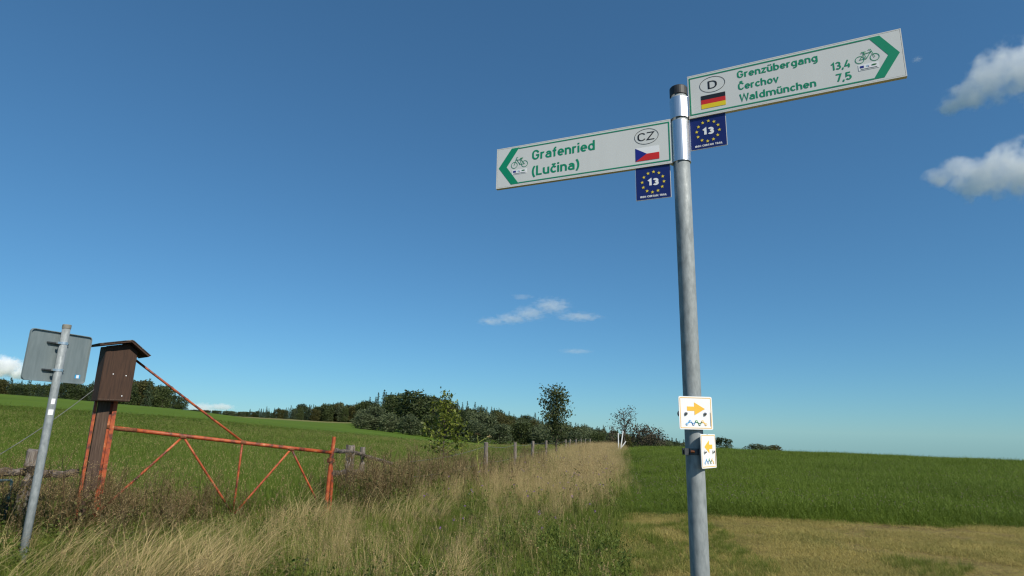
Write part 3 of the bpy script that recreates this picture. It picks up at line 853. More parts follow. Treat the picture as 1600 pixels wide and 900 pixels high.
# ------------------------------------------------------------------ the gate
GP0 = at_z(128, 800, .2); GP1 = at_z(512, 778, .2)
GP0[2] = GP1[2] = 0
GU = (GP1 - GP0) / np.linalg.norm(GP1 - GP0)
GN = np.array([GU[1], -GU[0], 0])            # towards the lane
def gp(u, z, off=0.0):
    return GP0 + GU * u + Z * z + GN * off
def gate():
    z0 = float(gz(*gp(0.06, 0)[:2]))
    root = thing('field_gate', (*gp(0.04, 0)[:2], z0), 'rusty orange tube field gate sagging from a brown timber hinge post', 'gate')
    post = MB().add(*frame_box(gp(0.035, 0.72, 0.0), GU, GN, Z, 0.125, 0.12, 2.3)).build('hinge_post', M_TIMBER, root)
    post.modifiers.new('bevel', 'BEVEL').width = 0.006
    for u, w in ((-0.052, 0.030), (0.148, 0.045)):
        MB().add(*frame_box(gp(u, 0.70, 0.005), GU, GN, Z, w, 0.10, 2.05)).build('steel_upright', M_REDPAINT, root)
    MB().add(*frame_box(gp(0.112, 0.70, -0.03), GU, GN, Z, 0.026, 0.09, 2.05)).build('steel_upright', M_REDPAINT, root)
    def bar(name, a, b, r, off=0.0, mat=M_REDPAINT, seg=14, n=5):
        p, q = gp(*a, off), gp(*b, off)
        pts = [p + (q - p) * t + np.array([0, 0, -0.004 * math.sin(math.pi * t)]) for t in np.linspace(0, 1, n)]
        o = MB().add(*tube(pts, r, seg)).build(name, mat, root, smooth=True)
        return o
    bar('top_rail', (0.17, 1.165), (2.965, 0.846), 0.0255)
    bar('hinge_sleeve', (0.10, 1.173), (0.42, 1.1365), 0.0275, mat=M_RUST)
    bar('tie_rod', (0.20, 2.065), (1.70, 0.995), 0.0145)
    bar('brace', (0.945, 1.060), (0.06, 0.075), 0.0142)
    bar('brace', (0.955, 1.060), (1.66, 0.09), 0.0142)
    bar('upright_bar', (1.690, 0.975), (1.676, 0.08), 0.0142)
    bar('brace', (2.360, 0.895), (1.69, 0.06), 0.0142)
    bar('brace', (2.372, 0.893), (2.80, 0.19), 0.0142)
    for u, z in ((0.95, 1.055), (1.695, 0.985), (2.366, 0.892)):
        o = MB().add(*tube([gp(u - 0.035, z + 0.010 - 0.0), gp(u + 0.035, z + 0.002)], 0.029, 12)).build('weld_collar', M_RUST, root)
    # latch post
    lr = thing('latch_post', (*gp(2.97, 0)[:2], float(gz(*gp(2.97, 0)[:2]))), 'pair of orange tubes standing as latch post at the free end of the gate', 'gate post')
    MB().add(*tube([gp(2.955, -0.2), gp(2.965, 0.5), gp(2.992, 1.075)], 0.0285, 14)).build('post_tube', M_REDPAINT, lr, smooth=False)
    MB().add(*tube([gp(3.035, -0.2, -0.03), gp(3.03, 0.4, -0.03), gp(2.975, 0.83, -0.035)], 0.022, 12)).build('side_tube', M_REDPAINT, lr)
    MB().add(*tube([gp(2.93, 0.735, 0.0), gp(3.02, 0.72, -0.02)], 0.036, 12)).build('latch_collar', M_RUST, lr)
    for k in range(3):
        z = 0.70 + 0.03 * k
        pts = [gp(2.985 + 0.045 * math.cos(t), z + 0.01 * math.sin(t * 2), 0.042 * math.sin(t) - 0.01) for t in np.linspace(0, 6.28, 13)]
        MB().add(*tube(pts, 0.0035, 5, cap=False)).build('binding_wire', M_RUST, lr)
gate()

def nest_box():
    X = azdir(40.0); N = azdir(130.0)
    C = gp(0.062, 0) + N * 0.10 + X * 0.005
    root = thing('nest_box', (C[0], C[1], 1.47), 'dark brown wooden box with pitched roof mounted on top of the gate post', 'nest box')
    W, D, z0 = 0.345, 0.20, 1.478
    xr, ridge, sl_l, sl_r = 0.060, 2.195, 0.24, 0.76          # ridge set off centre, shallow left slope, steep right slope
    zl, zr = ridge - sl_l * (xr + W / 2) - 0.012, ridge - sl_r * (W / 2 - xr) - 0.012
    def P(x, y, z): return C + X * x + N * y + Z * z
    for nm, y in (('front_board', D / 2), ('back_board', -D / 2)):
        pts = [(-W / 2, z0), (W / 2, z0), (W / 2, zr), (xr, ridge - 0.012), (-W / 2, zl)]
        v, f = prism(pts, C + N * y, X, Z, N, -0.010, 0.010)
        b = MB().add(v, f).build(nm, M_BROWN, root)
        b.modifiers.new('bevel', 'BEVEL').width = 0.003
    for s, zt in ((-1, zl), (1, zr)):
        MB().add(*frame_box(P(s * (W / 2 - 0.010), 0, (z0 + zt) / 2 - 0.004), X, N, Z, 0.018, D - 0.022, zt - z0 - 0.012)).build('side_board', M_BROWN, root)
    MB().add(*frame_box(P(-W / 2 + 0.030, D / 2 + 0.0125, (z0 + zl) / 2), X, N, Z, 0.050, 0.006, zl - z0 - 0.03)).build('edge_batten', M_BROWN, root)
    MB().add(*frame_box(P(0, 0, z0 + 0.012), X, N, Z, W - 0.04, D - 0.022, 0.018)).build('floor_board', M_BROWN, root)
    for s, slope, run in ((-1, sl_l, 0.330), (1, sl_r, 0.215)):
        sl = math.atan(slope)
        ax = X * s * math.cos(sl) - Z * math.sin(sl)
        up = np.cross(ax, N)
        if up[2] < 0: up = -up
        ln = run / math.cos(sl)
        c = P(xr, 0.035, ridge) + ax * (ln / 2 - 0.003) + up * 0.010
        rb = MB().add(*frame_box(c, ax, N, up, ln, D + 0.14, 0.020)).build('roof_board', M_BROWN, root)
        MB().add(*frame_box(c + up * 0.0145, ax, N, up, ln + 0.008, D + 0.155, 0.009)).build('roof_felt', M_ROOFING, rb)
    for x, z in ((-0.055, 1.80), (0.085, 1.79), (0.075, 1.545)):
        c = P(x, D / 2 + 0.010, z)
        MB().add(*tube([c, c + N * 0.004], 0.0065, 8)).build('nail_head', M_WHITE, root)
    MB().add(*frame_box(P(0.0, D / 2 + 0.013, z0 + 0.018), X, N, Z, W - 0.004, 0.008, 0.012)).build('bottom_batten', M_TIMBER, root)
nest_box()

# guy wire from the box down to the left
A = gp(-0.05, 1.66, 0.02); Bw = at_dist(-60, 745, 8.2)
Bw = A + (Bw - A) * 1.0
pts = [A + (Bw - A) * t - Z * 0.05 * math.sin(math.pi * t) for t in np.linspace(0, 1, 14)]
gw = MB().add(*tube(pts, 0.0036, 6)).build('guy_wire', M_WIRE, None, loc=Bw)
tag(gw, 'thin grey stay wire running down from the nest box post past the road sign', 'wire')

# ------------------------------------------------------------------ wooden rail fences by the gate
def rough_post(base, top, r, root, name='post', mat=M_OLDWOOD, seg=10):
    n = 7
    pts, rr = [], []
    for t in np.linspace(0, 1, n):
        pts.append(base + (top - base) * t + np.array([rng.normal(0, r * .05), rng.normal(0, r * .05), 0]))
        rr.append(r * (1.06 - 0.12 * t))
    v, f = tube(pts, rr, seg, jitter=0.13)
    v = np.array(v)
    v[-seg:, 2] += rng.normal(0, r * 0.18, seg)
    return MB().add(v, f).build(name, mat, root)
def log(a, b, r, root, name='rail', n=9):
    pts, rr = [], []
    for t in np.linspace(0, 1, n):
        pts.append(a + (b - a) * t + rng.normal(0, r * .16, 3)); rr.append(r * rng.uniform(.86, 1.1))
    return MB().add(*tube(pts, rr, 9, jitter=0.14)).build(name, M_LOG, root)
def rail_fences():
    p1 = at_z(545, 752, .2); p2 = at_z(564, 745, .2)
    d1, d2 = np.hypot(*p1[:2]), np.hypot(*p2[:2])
    root = thing('rail_fence', (p1[0], p1[1], float(gz(p1[0], p1[1]))), 'short weathered fence of split posts and log rails right of the gate', 'fence')
    b1 = at_dist(545, 760, d1); b1[2] = -0.2; t1 = at_dist(548, 697, d1)
    rough_post(b1, t1, 0.088, root)
    b2 = at_dist(563, 760, d2); b2[2] = -0.2; t2 = at_dist(567.5, 699, d2)
    rough_post(b2, t2, 0.056, root)
    log(at_dist(523, 704, 10.6), at_dist(556, 707.5, 12.5), 0.036, root)
    log(at_dist(556, 707, 12.55), at_dist(611, 725, 15.0), 0.040, root)
    log(at_dist(519, 740, 10.4), at_dist(566, 737, 13.2), 0.048, root)
    q = at_z(38, 785, .25)
    root = thing('rail_fence', (q[0], q[1], float(gz(q[0], q[1]))), 'thick weathered stump post with dark log rail behind the road sign', 'fence')
    dq = np.hypot(*q[:2])
    b = at_dist(32, 800, dq); b[2] = -0.2
    rough_post(b, at_dist(55, 704, dq), 0.085, root, seg=12)
    log(at_dist(-60, 737, dq + .1), at_dist(46, 738, dq + .12), 0.055, root)
    log(at_dist(46, 739, dq + .12), at_dist(122, 741, dq - 0.15), 0.052, root)
    tp = thing('teal_bar', (*at_dist(8, 760, 9.2)[:2], 0), 'dark teal metal bar half hidden in weeds at the log rail', 'metal bar')
    a, b = at_dist(-40, 752, 9.2), at_dist(19, 750, 9.2)
    MB().add(*tube([a, b], 0.015, 8)).build('cross_bar', M_TEAL, tp)
    c = b.copy(); c[2] = -0.1
    MB().add(*tube([b, c], 0.015, 8)).build('upright', M_TEAL, tp)
rail_fences()

# ------------------------------------------------------------------ wire fence running away along the verge
def wire_fence():
    xs = [760, 805, 833, 853.5, 869, 884, 891, 900, 908, 915, 922]
    dist = [16, 21, 26, 31, 37, 46, 51.5, 61, 72, 87, 105]
    tops = [691.5, 691, 689, 688.5, 689, 687, 686.5, 686, 685.5, 685.5, 685.5]
    p0 = at_dist(xs[0], 700, dist[0])
    root = thing('wire_fence', (p0[0], p0[1], float(gz(p0[0], p0[1]))), 'line of thin grey posts with wires along the edge of the dry grass strip', 'fence')
    T = []
    for x, d, ty in zip(xs, dist, tops):
        t = at_dist(x, ty, d); b = t.copy(); b[2] = float(gz(b[0], b[1])) - 0.15
        b[:2] += rng.normal(0, 0.03, 2)
        rough_post(b, t, rng.uniform(0.046, 0.058) * (1 + d / 160), root, seg=8)
        T.append((b, t))
    b0, t0 = T[0]
    d = T[0][1] - T[1][1]
    T = [(b0 + d * 0.9 * np.array([1.5, 1, 1]), at_dist(640, 716, 13.3))] + T
    for fr in (0.08, 0.42):
        for (b, t), (b2, t2) in zip(T[:-1], T[1:]):
            p, q = t + (b - t) * fr, t2 + (b2 - t2) * fr
            pts = [p + (q - p) * s - Z * 0.06 * math.sin(math.pi * s) for s in np.linspace(0, 1, 7)]
            MB().add(*tube(pts, 0.0045, 5, cap=False)).build('wire', M_WIRE, root)
wire_fence()

# white marker stakes at the end of the strip
M_STAKE = flat('white_stake_paint', (0.78, 0.78, 0.76), 0.5, 0.03)
for (bx, by), (tx, ty), r, lab in (((966.5, 700), (966, 676.5), .05, 'short upright white marker stake at the end of the dry strip'),
                                   ((970, 700), (973.5, 673.5), .055, 'tallest white marker stake, leaning slightly, at the strip end'),
                                   ((970.5, 700), (978, 689.5), .045, 'short white marker stake leaning sharply against the others')):
    a, b = at_dist(bx, by, 44), at_dist(tx, ty, 44)
    a = a + (a - b) * 0.35
    pts = [a, (a + b) / 2, b]
    v, f = frame_box((a + b) / 2, *[basis(b - a)[i] for i in (1, 2, 0)], r * 2, r * 1.4, np.linalg.norm(b - a))
    o = MB().add(v, f).build('marker_stake', M_STAKE, None, loc=a)
    o.modifiers.new('bevel', 'BEVEL').width = 0.01
    tag(o, lab, 'stake', 'white marker stakes')

#@@VEG
# ------------------------------------------------------------------ grass and weeds
PROTO = {}
def add_attr(me, name, vals):
    me.attributes.new(name, 'FLOAT', 'POINT').data.foreach_set('value', np.asarray(vals, np.float32))
def raw_mesh(name, V, F, mats, t=None, rnd=None, mi=None):
    me = bpy.data.meshes.new(name)
    me.from_pydata(np.asarray(V).tolist(), [], F)
    for m in mats: me.materials.append(m)
    if t is not None: add_attr(me, 't', t)
    if rnd is not None: add_attr(me, 'rnd', rnd)
    if mi is not None: me.polygons.foreach_set('material_index', mi)
    me.update()
    return me
class Soup:
    def __init__(s): s.V, s.F, s.t, s.r, s.m, s.n = [], [], [], [], [], 0
    def add(s, v, f, t, r, m=0):
        s.V += [tuple(q) for q in v]; s.F += [tuple(i + s.n for i in q) for q in f]
        s.t += list(t); s.r += [r] * len(v); s.m += [m] * len(f); s.n += len(v)
    def mesh(s, name, mats): return raw_mesh(name, s.V, s.F, mats, s.t, s.r, s.m)
def blade(s, g, base, h, az, lean, bend, w, segs=3, m=0, r=None, taper=True):
    d = np.array([math.sin(az), math.cos(az), 0]); q = np.array([d[1], -d[0], 0])
    fa = g.uniform(-0.9, 0.9); q = q * math.cos(fa) + d * math.sin(fa)
    v, t = [], []
    pts = []
    for i in range(segs + 1):
        u = i / segs
        ang = lean + bend * u
        pts.append(base.copy() if i == 0 else pts[-1] + (d * math.sin(ang) + Z * math.cos(ang)) * h / segs)
        ww = w * ((1 - u) ** 0.6 if taper else 1.0) * (0.8 if i == 0 else 1)
        if i < segs or not taper:
            v += [pts[-1] - q * ww / 2, pts[-1] + q * ww / 2]; t += [u, u]
        else:
            v.append(pts[-1]); t.append(1)
    f = []
    for i in range(segs):
        if i == segs - 1 and taper: f.append((2 * i, 2 * i + 1, 2 * i + 2))
        else: f.append((2 * i, 2 * i + 1, 2 * i + 3, 2 * i + 2))
    s.add(v, f, t, g.random() if r is None else r, m)
    return pts
def chip(s, g, c, size, m=0, r=None, flat_=0.0):
    n = g.normal(size=3); n[2] += flat_; n /= np.linalg.norm(n)
    _, a, b = basis(n)
    an = g.uniform(0, 6.28); a, b = a * math.cos(an) + b * math.sin(an), b * math.cos(an) - a * math.sin(an)
    s.add([c - a * size * .5, c + b * size * .30, c + a * size * .5, c - b * size * .30], [(0, 1, 2, 3)], [.8] * 4, g.random() if r is None else r, m)

L_GREEN = leafmat('green_grass', (0.068, 0.112, 0.010), (0.165, 0.225, 0.026), (0.21, 0.235, 0.042))
L_DRY = leafmat('dry_grass', (0.20, 0.150, 0.055), (0.62, 0.48, 0.215), (0.60, 0.46, 0.22), trans=0.25)
L_SEED = leafmat('grass_seed', (0.30, 0.205, 0.090), (0.60, 0.45, 0.21), None, trans=0.25)
L_CROP = leafmat('clover_crop', (0.020, 0.046, 0.004), (0.165, 0.245, 0.022), (0.165, 0.225, 0.030), patch=.38, pscale=.25)
L_PAST = leafmat('pasture_grass', (0.030, 0.066, 0.006), (0.150, 0.235, 0.022), (0.165, 0.220, 0.034), patch=.35, pscale=.35)
L_MOWN = leafmat('mown_grass', (0.090, 0.130, 0.016), (0.58, 0.445, 0.150), (0.48, 0.40, 0.13), patch=.42, pscale=1.1)
L_STEM = leafmat('dead_stem', (0.048, 0.030, 0.012), (0.125, 0.082, 0.034), None, trans=0.05)
L_FLUFF = leafmat('seed_fluff', (0.22, 0.150, 0.062), (0.46, 0.345, 0.165), None, trans=0.3)
L_DEADLEAF = leafmat('dead_leaf', (0.050, 0.054, 0.016), (0.13, 0.12, 0.036), None, trans=0.2)
L_LEAFY = leafmat('weed_leaf', (0.060, 0.100, 0.012), (0.17, 0.21, 0.040), None, trans=.35)
L_CLOVER = leafmat('clover_head', (0.13, 0.115, 0.06), (0.30, 0.24, 0.17), None, trans=.2)
L_PURPLE = leafmat('knapweed_flower', (0.22, 0.09, 0.30), (0.36, 0.18, 0.44), None, trans=0.2)

def tufts(kind, count):
    out = []
    for k in range(count):
        g = np.random.default_rng(100 * k + len(kind))
        s = Soup()
        if kind == 'green':
            for i in range(34):
                b = np.array([*g.normal(0, .055, 2), -.02]); blade(s, g, b, g.uniform(.18, .46), g.uniform(0, 6.28), g.uniform(.0, .45), g.uniform(.2, 1.5), g.uniform(.004, .0085))
            mats = [L_GREEN]
        elif kind == 'dry':
            wind = g.uniform(0.2, 1.3)
            for i in range(20):
                b = np.array([*g.normal(0, .07, 2), -.02]); h = g.uniform(.42, .86)
                p = blade(s, g, b, h, wind + g.normal(0, .9), g.uniform(.0, .22), g.uniform(.05, .7), g.uniform(.0022, .0036), 4)
                for j in range(7):
                    c = p[-1] + (p[-2] - p[-1]) * g.uniform(0, .9) + g.normal(0, .006, 3)
                    chip(s, g, c, g.uniform(.008, .016), 1)
            for i in range(10):
                b = np.array([*g.normal(0, .07, 2), -.02]); blade(s, g, b, g.uniform(.2, .5), g.uniform(0, 6.28), g.uniform(.1, .5), g.uniform(.4, 1.6), g.uniform(.003, .006))
            mats = [L_DRY, L_SEED]
        elif kind == 'longdry':
            a0 = g.uniform(0.3, 1.4)
            for i in range(14):
                b = np.array([*g.normal(0, .08, 2), -.02]); blade(s, g, b, g.uniform(.7, 1.15), a0 + g.normal(0, .5), g.uniform(.15, .5), g.uniform(.8, 1.9), g.uniform(.004, .007), 6)
            mats = [L_DRY]
        elif kind == 'crop':
            for i in range(38):
                b = np.array([*g.normal(0, .095, 2), -.02]); blade(s, g, b, g.uniform(.12, .33), g.uniform(0, 6.28), g.uniform(.0, .4), g.uniform(.1, 1.1), g.uniform(.0035, .0062))
            for i in range(9):
                c = np.array([*g.normal(0, .09, 2), g.uniform(.06, .2)]); chip(s, g, c, g.uniform(.014, .03), 0, None, 1.2)
            mats = [L_CROP]
        elif kind == 'pasture':
            for i in range(24):
                b = np.array([*g.normal(0, .09, 2), -.02]); blade(s, g, b, g.uniform(.14, .34), g.uniform(0, 6.28), g.uniform(.0, .35), g.uniform(.1, 1.1), g.uniform(.004, .008))
            for i in range(1):
                b = np.array([*g.normal(0, .09, 2), -.02]); p = blade(s, g, b, g.uniform(.28, .45), g.uniform(0, 6.28), g.uniform(.0, .2), g.uniform(.0, .5), .0028, 3)
                for j in range(3): chip(s, g, p[-1] + (p[-2] - p[-1]) * g.uniform(0, .5), .012, 1)
            mats = [L_PAST, L_SEED]
        elif kind == 'mown':
            for i in range(26):
                b = np.array([*g.normal(0, .07, 2), -.005]); blade(s, g, b, g.uniform(.02, .085), g.uniform(0, 6.28), g.uniform(.1, .9), g.uniform(.2, 1.4), g.uniform(.003, .006), 2)
            for i in range(7):
                b = np.array([*g.normal(0, .09, 2), g.uniform(.004, .03)]); blade(s, g, b, g.uniform(.03, .075), g.uniform(0, 6.28), g.uniform(1.2, 1.55), g.uniform(-.1, .15), g.uniform(.003, .005), 2)
            mats = [L_MOWN]
        elif kind == 'weed':
            for st in range(3):
                b = np.array([*g.normal(0, .06, 2), -.03]); h = g.uniform(.62, 1.02); az0 = g.uniform(0, 6.28)
                p = blade(s, g, b, h, az0, g.uniform(0, .22), g.uniform(.0, .35), .0075, 5, 0, None, False)
                q = blade(s, g, b + [.002, .002, 0], h, az0 + 1.57, 0.0, .0, .0045, 2, 0)
                for i in range(12):
                    u = g.uniform(.2, .8); c = p[int(u * 5)]
                    chip(s, g, c + g.normal(0, .03, 3), g.uniform(.03, .06), 2)
                nb = g.integers(5, 10)
                for i in range(nb):
                    u = g.uniform(.55, 1.0); x = u * 5; i0 = min(int(x), 4); c = p[i0] + (p[i0 + 1] - p[i0]) * (x - i0)
                    bp = blade(s, g, c, g.uniform(.08, .22), g.uniform(0, 6.28), g.uniform(.5, 1.0), g.uniform(-.3, .5), .0035, 2, 0, None, False)
                    for j in range(g.integers(7, 15)):
                        cc = bp[1] + (bp[2] - bp[1]) * g.uniform(0, 1.1) + g.normal(0, .014, 3)
                        chip(s, g, cc, g.uniform(.009, .019), 1)
            mats = [L_STEM, L_FLUFF, L_DEADLEAF]
        elif kind == 'leafy':
            for i in range(4):
                b = np.array([*g.normal(0, .05, 2), -.02]); p = blade(s, g, b, g.uniform(.15, .5), g.uniform(0, 6.28), .15, g.uniform(0, .5), .005, 4, 0, None, False)
                for j in range(12):
                    c = p[g.integers(1, 5)] + g.normal(0, .035, 3); chip(s, g, c, g.uniform(.03, .075), 0, None, .6)
            mats = [L_LEAFY]
        elif kind == 'cocksfoot':
            for i in range(4):
                b = np.array([*g.normal(0, .08, 2), -.02]); p = blade(s, g, b, g.uniform(.5, .85), g.uniform(0, 6.28), g.uniform(0, .2), g.uniform(0, .6), .0035, 4, 0)
                for j in range(16): chip(s, g, p[-1] + (p[-2] - p[-1]) * g.uniform(0, .6) + g.normal(0, .009, 3), g.uniform(.014, .028), 1)
            mats = [L_DRY, L_FLUFF]
        elif kind == 'clover':
            for i in range(3):
                b = np.array([*g.normal(0, .15, 2), .0]); p = blade(s, g, b, g.uniform(.2, .36), g.uniform(0, 6.28), .1, g.uniform(0, .3), .003, 2, 1, None, False)
                for j in range(6): chip(s, g, p[-1] + g.normal(0, .006, 3), .016, 0)
            mats = [L_CLOVER, L_CROP]
        elif kind == 'knap':
            for i in range(2):
                b = np.array([*g.normal(0, .06, 2), 0]); p = blade(s, g, b, g.uniform(.4, .62), g.uniform(0, 6.28), .1, g.uniform(0, .5), .003, 3, 1, None, False)
                for j in range(7): chip(s, g, p[-1] + g.normal(0, .006, 3), .015, 0)
            mats = [L_PURPLE, L_GREEN]
        me = s.mesh('tuft', mats)
        o = bpy.data.objects.new('tuft', me)
        out.append(o)
    return out
def make_scatter_group(coll):
    ng = bpy.data.node_groups.new('scatter', 'GeometryNodeTree')
    ng.interface.new_socket('Geometry', in_out='INPUT', socket_type='NodeSocketGeometry')
    ng.interface.new_socket('Geometry', in_out='OUTPUT', socket_type='NodeSocketGeometry')
    gi, go = ng.nodes.new('NodeGroupInput'), ng.nodes.new('NodeGroupOutput')
    ci = ng.nodes.new('GeometryNodeCollectionInfo')
    ci.inputs['Collection'].default_value = coll
    ci.inputs['Separate Children'].default_value = True
    ci.inputs['Reset Children'].default_value = True
    ip = ng.nodes.new('GeometryNodeInstanceOnPoints')
    ip.inputs['Pick Instance'].default_value = True
    def na(n, t):
        q = ng.nodes.new('GeometryNodeInputNamedAttribute'); q.data_type = t; q.inputs[0].default_value = n
        return q.outputs[0]
    er = ng.nodes.new('FunctionNodeEulerToRotation')
    ng.links.new(gi.outputs[0], ip.inputs['Points'])
    ng.links.new(ci.outputs[0], ip.inputs['Instance'])
    ng.links.new(na('idx', 'INT'), ip.inputs['Instance Index'])
    ng.links.new(na('rot', 'FLOAT_VECTOR'), er.inputs[0])
    ng.links.new(er.outputs[0], ip.inputs['Rotation'])
    ng.links.new(na('scl', 'FLOAT_VECTOR'), ip.inputs['Scale'])
    ng.links.new(ip.outputs[0], go.inputs[0])
    return ng
def scatter(name, pts, scl, protos, label, cat, tilt=0.12, rotz=None, seed=1):
    g = np.random.default_rng(seed)
    n = len(pts)
    me = bpy.data.meshes.new(name)
    me.from_pydata(np.asarray(pts).tolist(), [], [])
    rot = np.stack([g.normal(0, tilt, n), g.normal(0, tilt, n), g.uniform(0, 6.283, n) if rotz is None else rotz + g.normal(0, .5, n)], -1)
    scl = np.asarray(scl, float)
    if scl.ndim == 1: scl = np.stack([scl] * 3, -1)
    me.attributes.new('rot', 'FLOAT_VECTOR', 'POINT').data.foreach_set('vector', rot.astype(np.float32).ravel())
    me.attributes.new('scl', 'FLOAT_VECTOR', 'POINT').data.foreach_set('vector', scl.astype(np.float32).ravel())
    me.attributes.new('idx', 'INT', 'POINT').data.foreach_set('value', g.integers(0, len(protos), n).astype(np.int32))
    coll = bpy.data.collections.new(name + '_tufts')
    for p in protos: coll.objects.link(p)
    o = link(bpy.data.objects.new(name, me))
    md = o.modifiers.new('scatter', 'NODES')
    md.node_group = make_scatter_group(coll)
    for m in protos[0].data.materials: me.materials.append(m)
    return tag(o, label, cat, kind='stuff')
def sample(n, r0, r1, a0, a1, power, seed):
    g = np.random.default_rng(seed)
    u = g.random(n); k = 2 - power
    r = (r0 ** k + u * (r1 ** k - r0 ** k)) ** (1 / k)
    a = np.radians(g.uniform(a0, a1, n))
    return r * np.sin(a), r * np.cos(a), r, g
def put(x, y): return np.stack([x, y, gz(x, y)], -1)

def dryness(x, y):
    """0 lush green, 1 straw, over the verge"""
    sx = strip_x(y) - x                       # distance left of the field edge
    nz = vnoise(x, y, 1.1, 21) * .6 + vnoise(x, y, 3.1, 22) * .4
    far = np.clip((y - 8.2) / 4.0, 0, 1)
    d = .10 + .9 * (nz - .5) - .07 * (y < 9) + .72 * far * np.clip(1.30 - sx / 3.8, .22, 1)
    d = d + .28 * np.exp(-((x + 1.7) / 1.1) ** 2 - ((y - 7.0) / 1.1) ** 2) - .12 * (x < -3.2)
    d = d + .04 * np.clip((8.6 - y) / 2, 0, 1) * (sx > 1.6)            # straw in the foreground
    d = d - .55 * np.clip(1.25 - sx / .9, 0, 1) * np.clip((15.5 - y) / 4, 0, 1)   # green margin
    d = d - .38 * np.exp(-((y - 9.6) / 1.2) ** 2) * ((sx > 1.3) & (sx < 4.4))
    return np.clip(d, 0, 1)

def lowv(x, y):
    return np.clip(.60 + (y - 9.5) / 8, .56, .95)
def grow():
    x, y, r, g = sample(70000, 3.6, 15, -4, 56, 1.0, 1)
    m = zones(x, y)[0] | (np.abs(x - strip_x(y)) < .15) & (y < 10)
    bare = vnoise(x, y, 1.5, 31) * .55 + vnoise(x, y, .45, 32) * .45
    m &= (bare > .36) | (g.random(len(x)) < .15)
    x, y = x[m], y[m]
    scatter('mown_grass', put(x, y), g.uniform(.6, 1.0, len(x)) * (.6 + .7 * vnoise(x, y, .9, 33)), tufts('mown', 6), 'short yellowish mown grass in front of the green field', 'grass', seed=2)

    x, y, r, g = sample(9000, 5, 13, 4, 40, 1.0, 41)
    m = zones(x, y)[0]
    off = x - strip_x(y)
    pch = vnoise(x, y, .8, 42) * .6 + vnoise(x, y, 2.0, 43) * .4
    m &= (pch > .72 - .45 * np.exp(-((off - 1.05) / .25) ** 2))
    x, y = x[m], y[m]
    scatter('low_green_regrowth', put(x, y), g.uniform(.16, .34, len(x)), tufts('green', 4), 'patches of fresh green regrowth in the mown strip', 'grass', seed=44)

    x, y, r, g = sample(95000, 8, 64, 4, 56, 1.25, 3)
    m = zones(x + g.normal(0, .16, len(x)), y + g.normal(0, .14, len(x)))[1]
    x, y, r = x[m], y[m], r[m]
    edge = np.clip((x - strip_x(y)) / 1.8, 0.3, 1)
    h = edge * (.75 + .5 * vnoise(x, y, 2.2, 35)) * np.clip((y - crop_y(x)) / .9 + .42, .42, 1)
    w = 1 + np.clip((r - 14) / 26, 0, 1.4)
    s = g.uniform(.8, 1.25, len(x))
    scatter('clover_field', put(x, y), np.stack([s * w, s * w, s * h * (1 + .12 * (w - 1))], -1), tufts('crop', 6), 'dense dark green uncut clover and grass field on the right', 'crop', seed=4)

    x, y, r, g = sample(2600, 9, 40, 6, 54, 1.0, 61)
    m = zones(x, y)[1] & (vnoise(x, y, 3.0, 62) > .38)
    x, y = x[m], y[m]
    scatter('clover_heads', put(x, y), g.uniform(.75, 1.1, len(x)), tufts('clover', 5), 'faded clover flower heads dotted over the green field', 'flowers', seed=63)

    x, y, r, g = sample(80000, 6.5, 85, -56, 12, 1.2, 5)
    m = zones(x, y)[2]
    x, y, r = x[m], y[m], r[m]
    w = 1 + np.clip((r - 14) / 24, 0, 3.2)
    h = (.75 + .6 * vnoise(x, y, 5, 36)) * np.clip(1.15 - (r - 45) / 50, .3, 1.15)
    s = g.uniform(.75, 1.25, len(x))
    scatter('pasture_grass', put(x, y), np.stack([s * w, s * w, s * h * (1 + .1 * (w - 1))], -1), tufts('pasture', 6), 'long green pasture grass behind the gate and fence', 'grass', seed=6)

    x, y, r, g = sample(52000, 3.2, 70, -56, 16, 1.0, 7)
    m = zones(x + g.normal(0, .17, len(x)), y)[3]
    x, y, r = x[m], y[m], r[m]
    d = dryness(x, y); u = g.random(len(x))
    k = u > d * .75
    s = g.uniform(.55, 1.15, len(x)) * (.75 + .5 * vnoise(x, y, 1.6, 37)) * lowv(x, y)
    w = 1 + np.clip((r - 14) / 30, 0, 1.0)
    S3 = np.stack([s * w, s * w, s], -1)
    scatter('green_verge_grass', put(x[k], y[k]), S3[k], tufts('green', 6), 'lush green grass growing through the rough verge', 'grass', seed=8)

    x, y, r, g = sample(56000, 3.2, 80, -56, 16, 1.0, 9)
    m = zones(x + g.normal(0, .17, len(x)), y)[3]
    x, y, r = x[m], y[m], r[m]
    d = dryness(x, y)
    k = g.random(len(x)) < d * .95
    x, y, r = x[k], y[k], r[k]
    s = g.uniform(.7, 1.1, len(x)) * np.clip(.85 + .3 * (vnoise(x, y, 2, 38) - .5), .5, 1.1) * np.clip(.55 + (strip_x(y) - x) / 1.6, .5, 1) * lowv(x, y)
    w = 1 + np.clip((r - 14) / 30, 0, 1.2)
    scatter('dry_verge_grass', put(x, y), np.stack([s * w, s * w, s * (.9 + .1 * w)], -1), tufts('dry', 7), 'tall straw coloured dry grass along the rough verge', 'grass', seed=10)

    x, y, r, g = sample(6000, 4, 22, -56, 12, 1.0, 51)
    m = zones(x, y)[3] & (vnoise(x, y, 1.2, 52) > .5) & ((y < 9.2) | (g.random(len(x)) < .35))
    x, y = x[m], y[m]
    scatter('leafy_weeds', put(x, y), g.uniform(.5, 1.0, len(x)) * lowv(x, y), tufts('leafy', 6), 'broad leaved green weeds scattered through the verge', 'weeds', seed=53)
    x, y, r, g = sample(3000, 4.5, 22, -50, 10, 1.0, 54)
    m = zones(x, y)[3] & (g.random(len(x)) < .5)
    x, y = x[m], y[m]
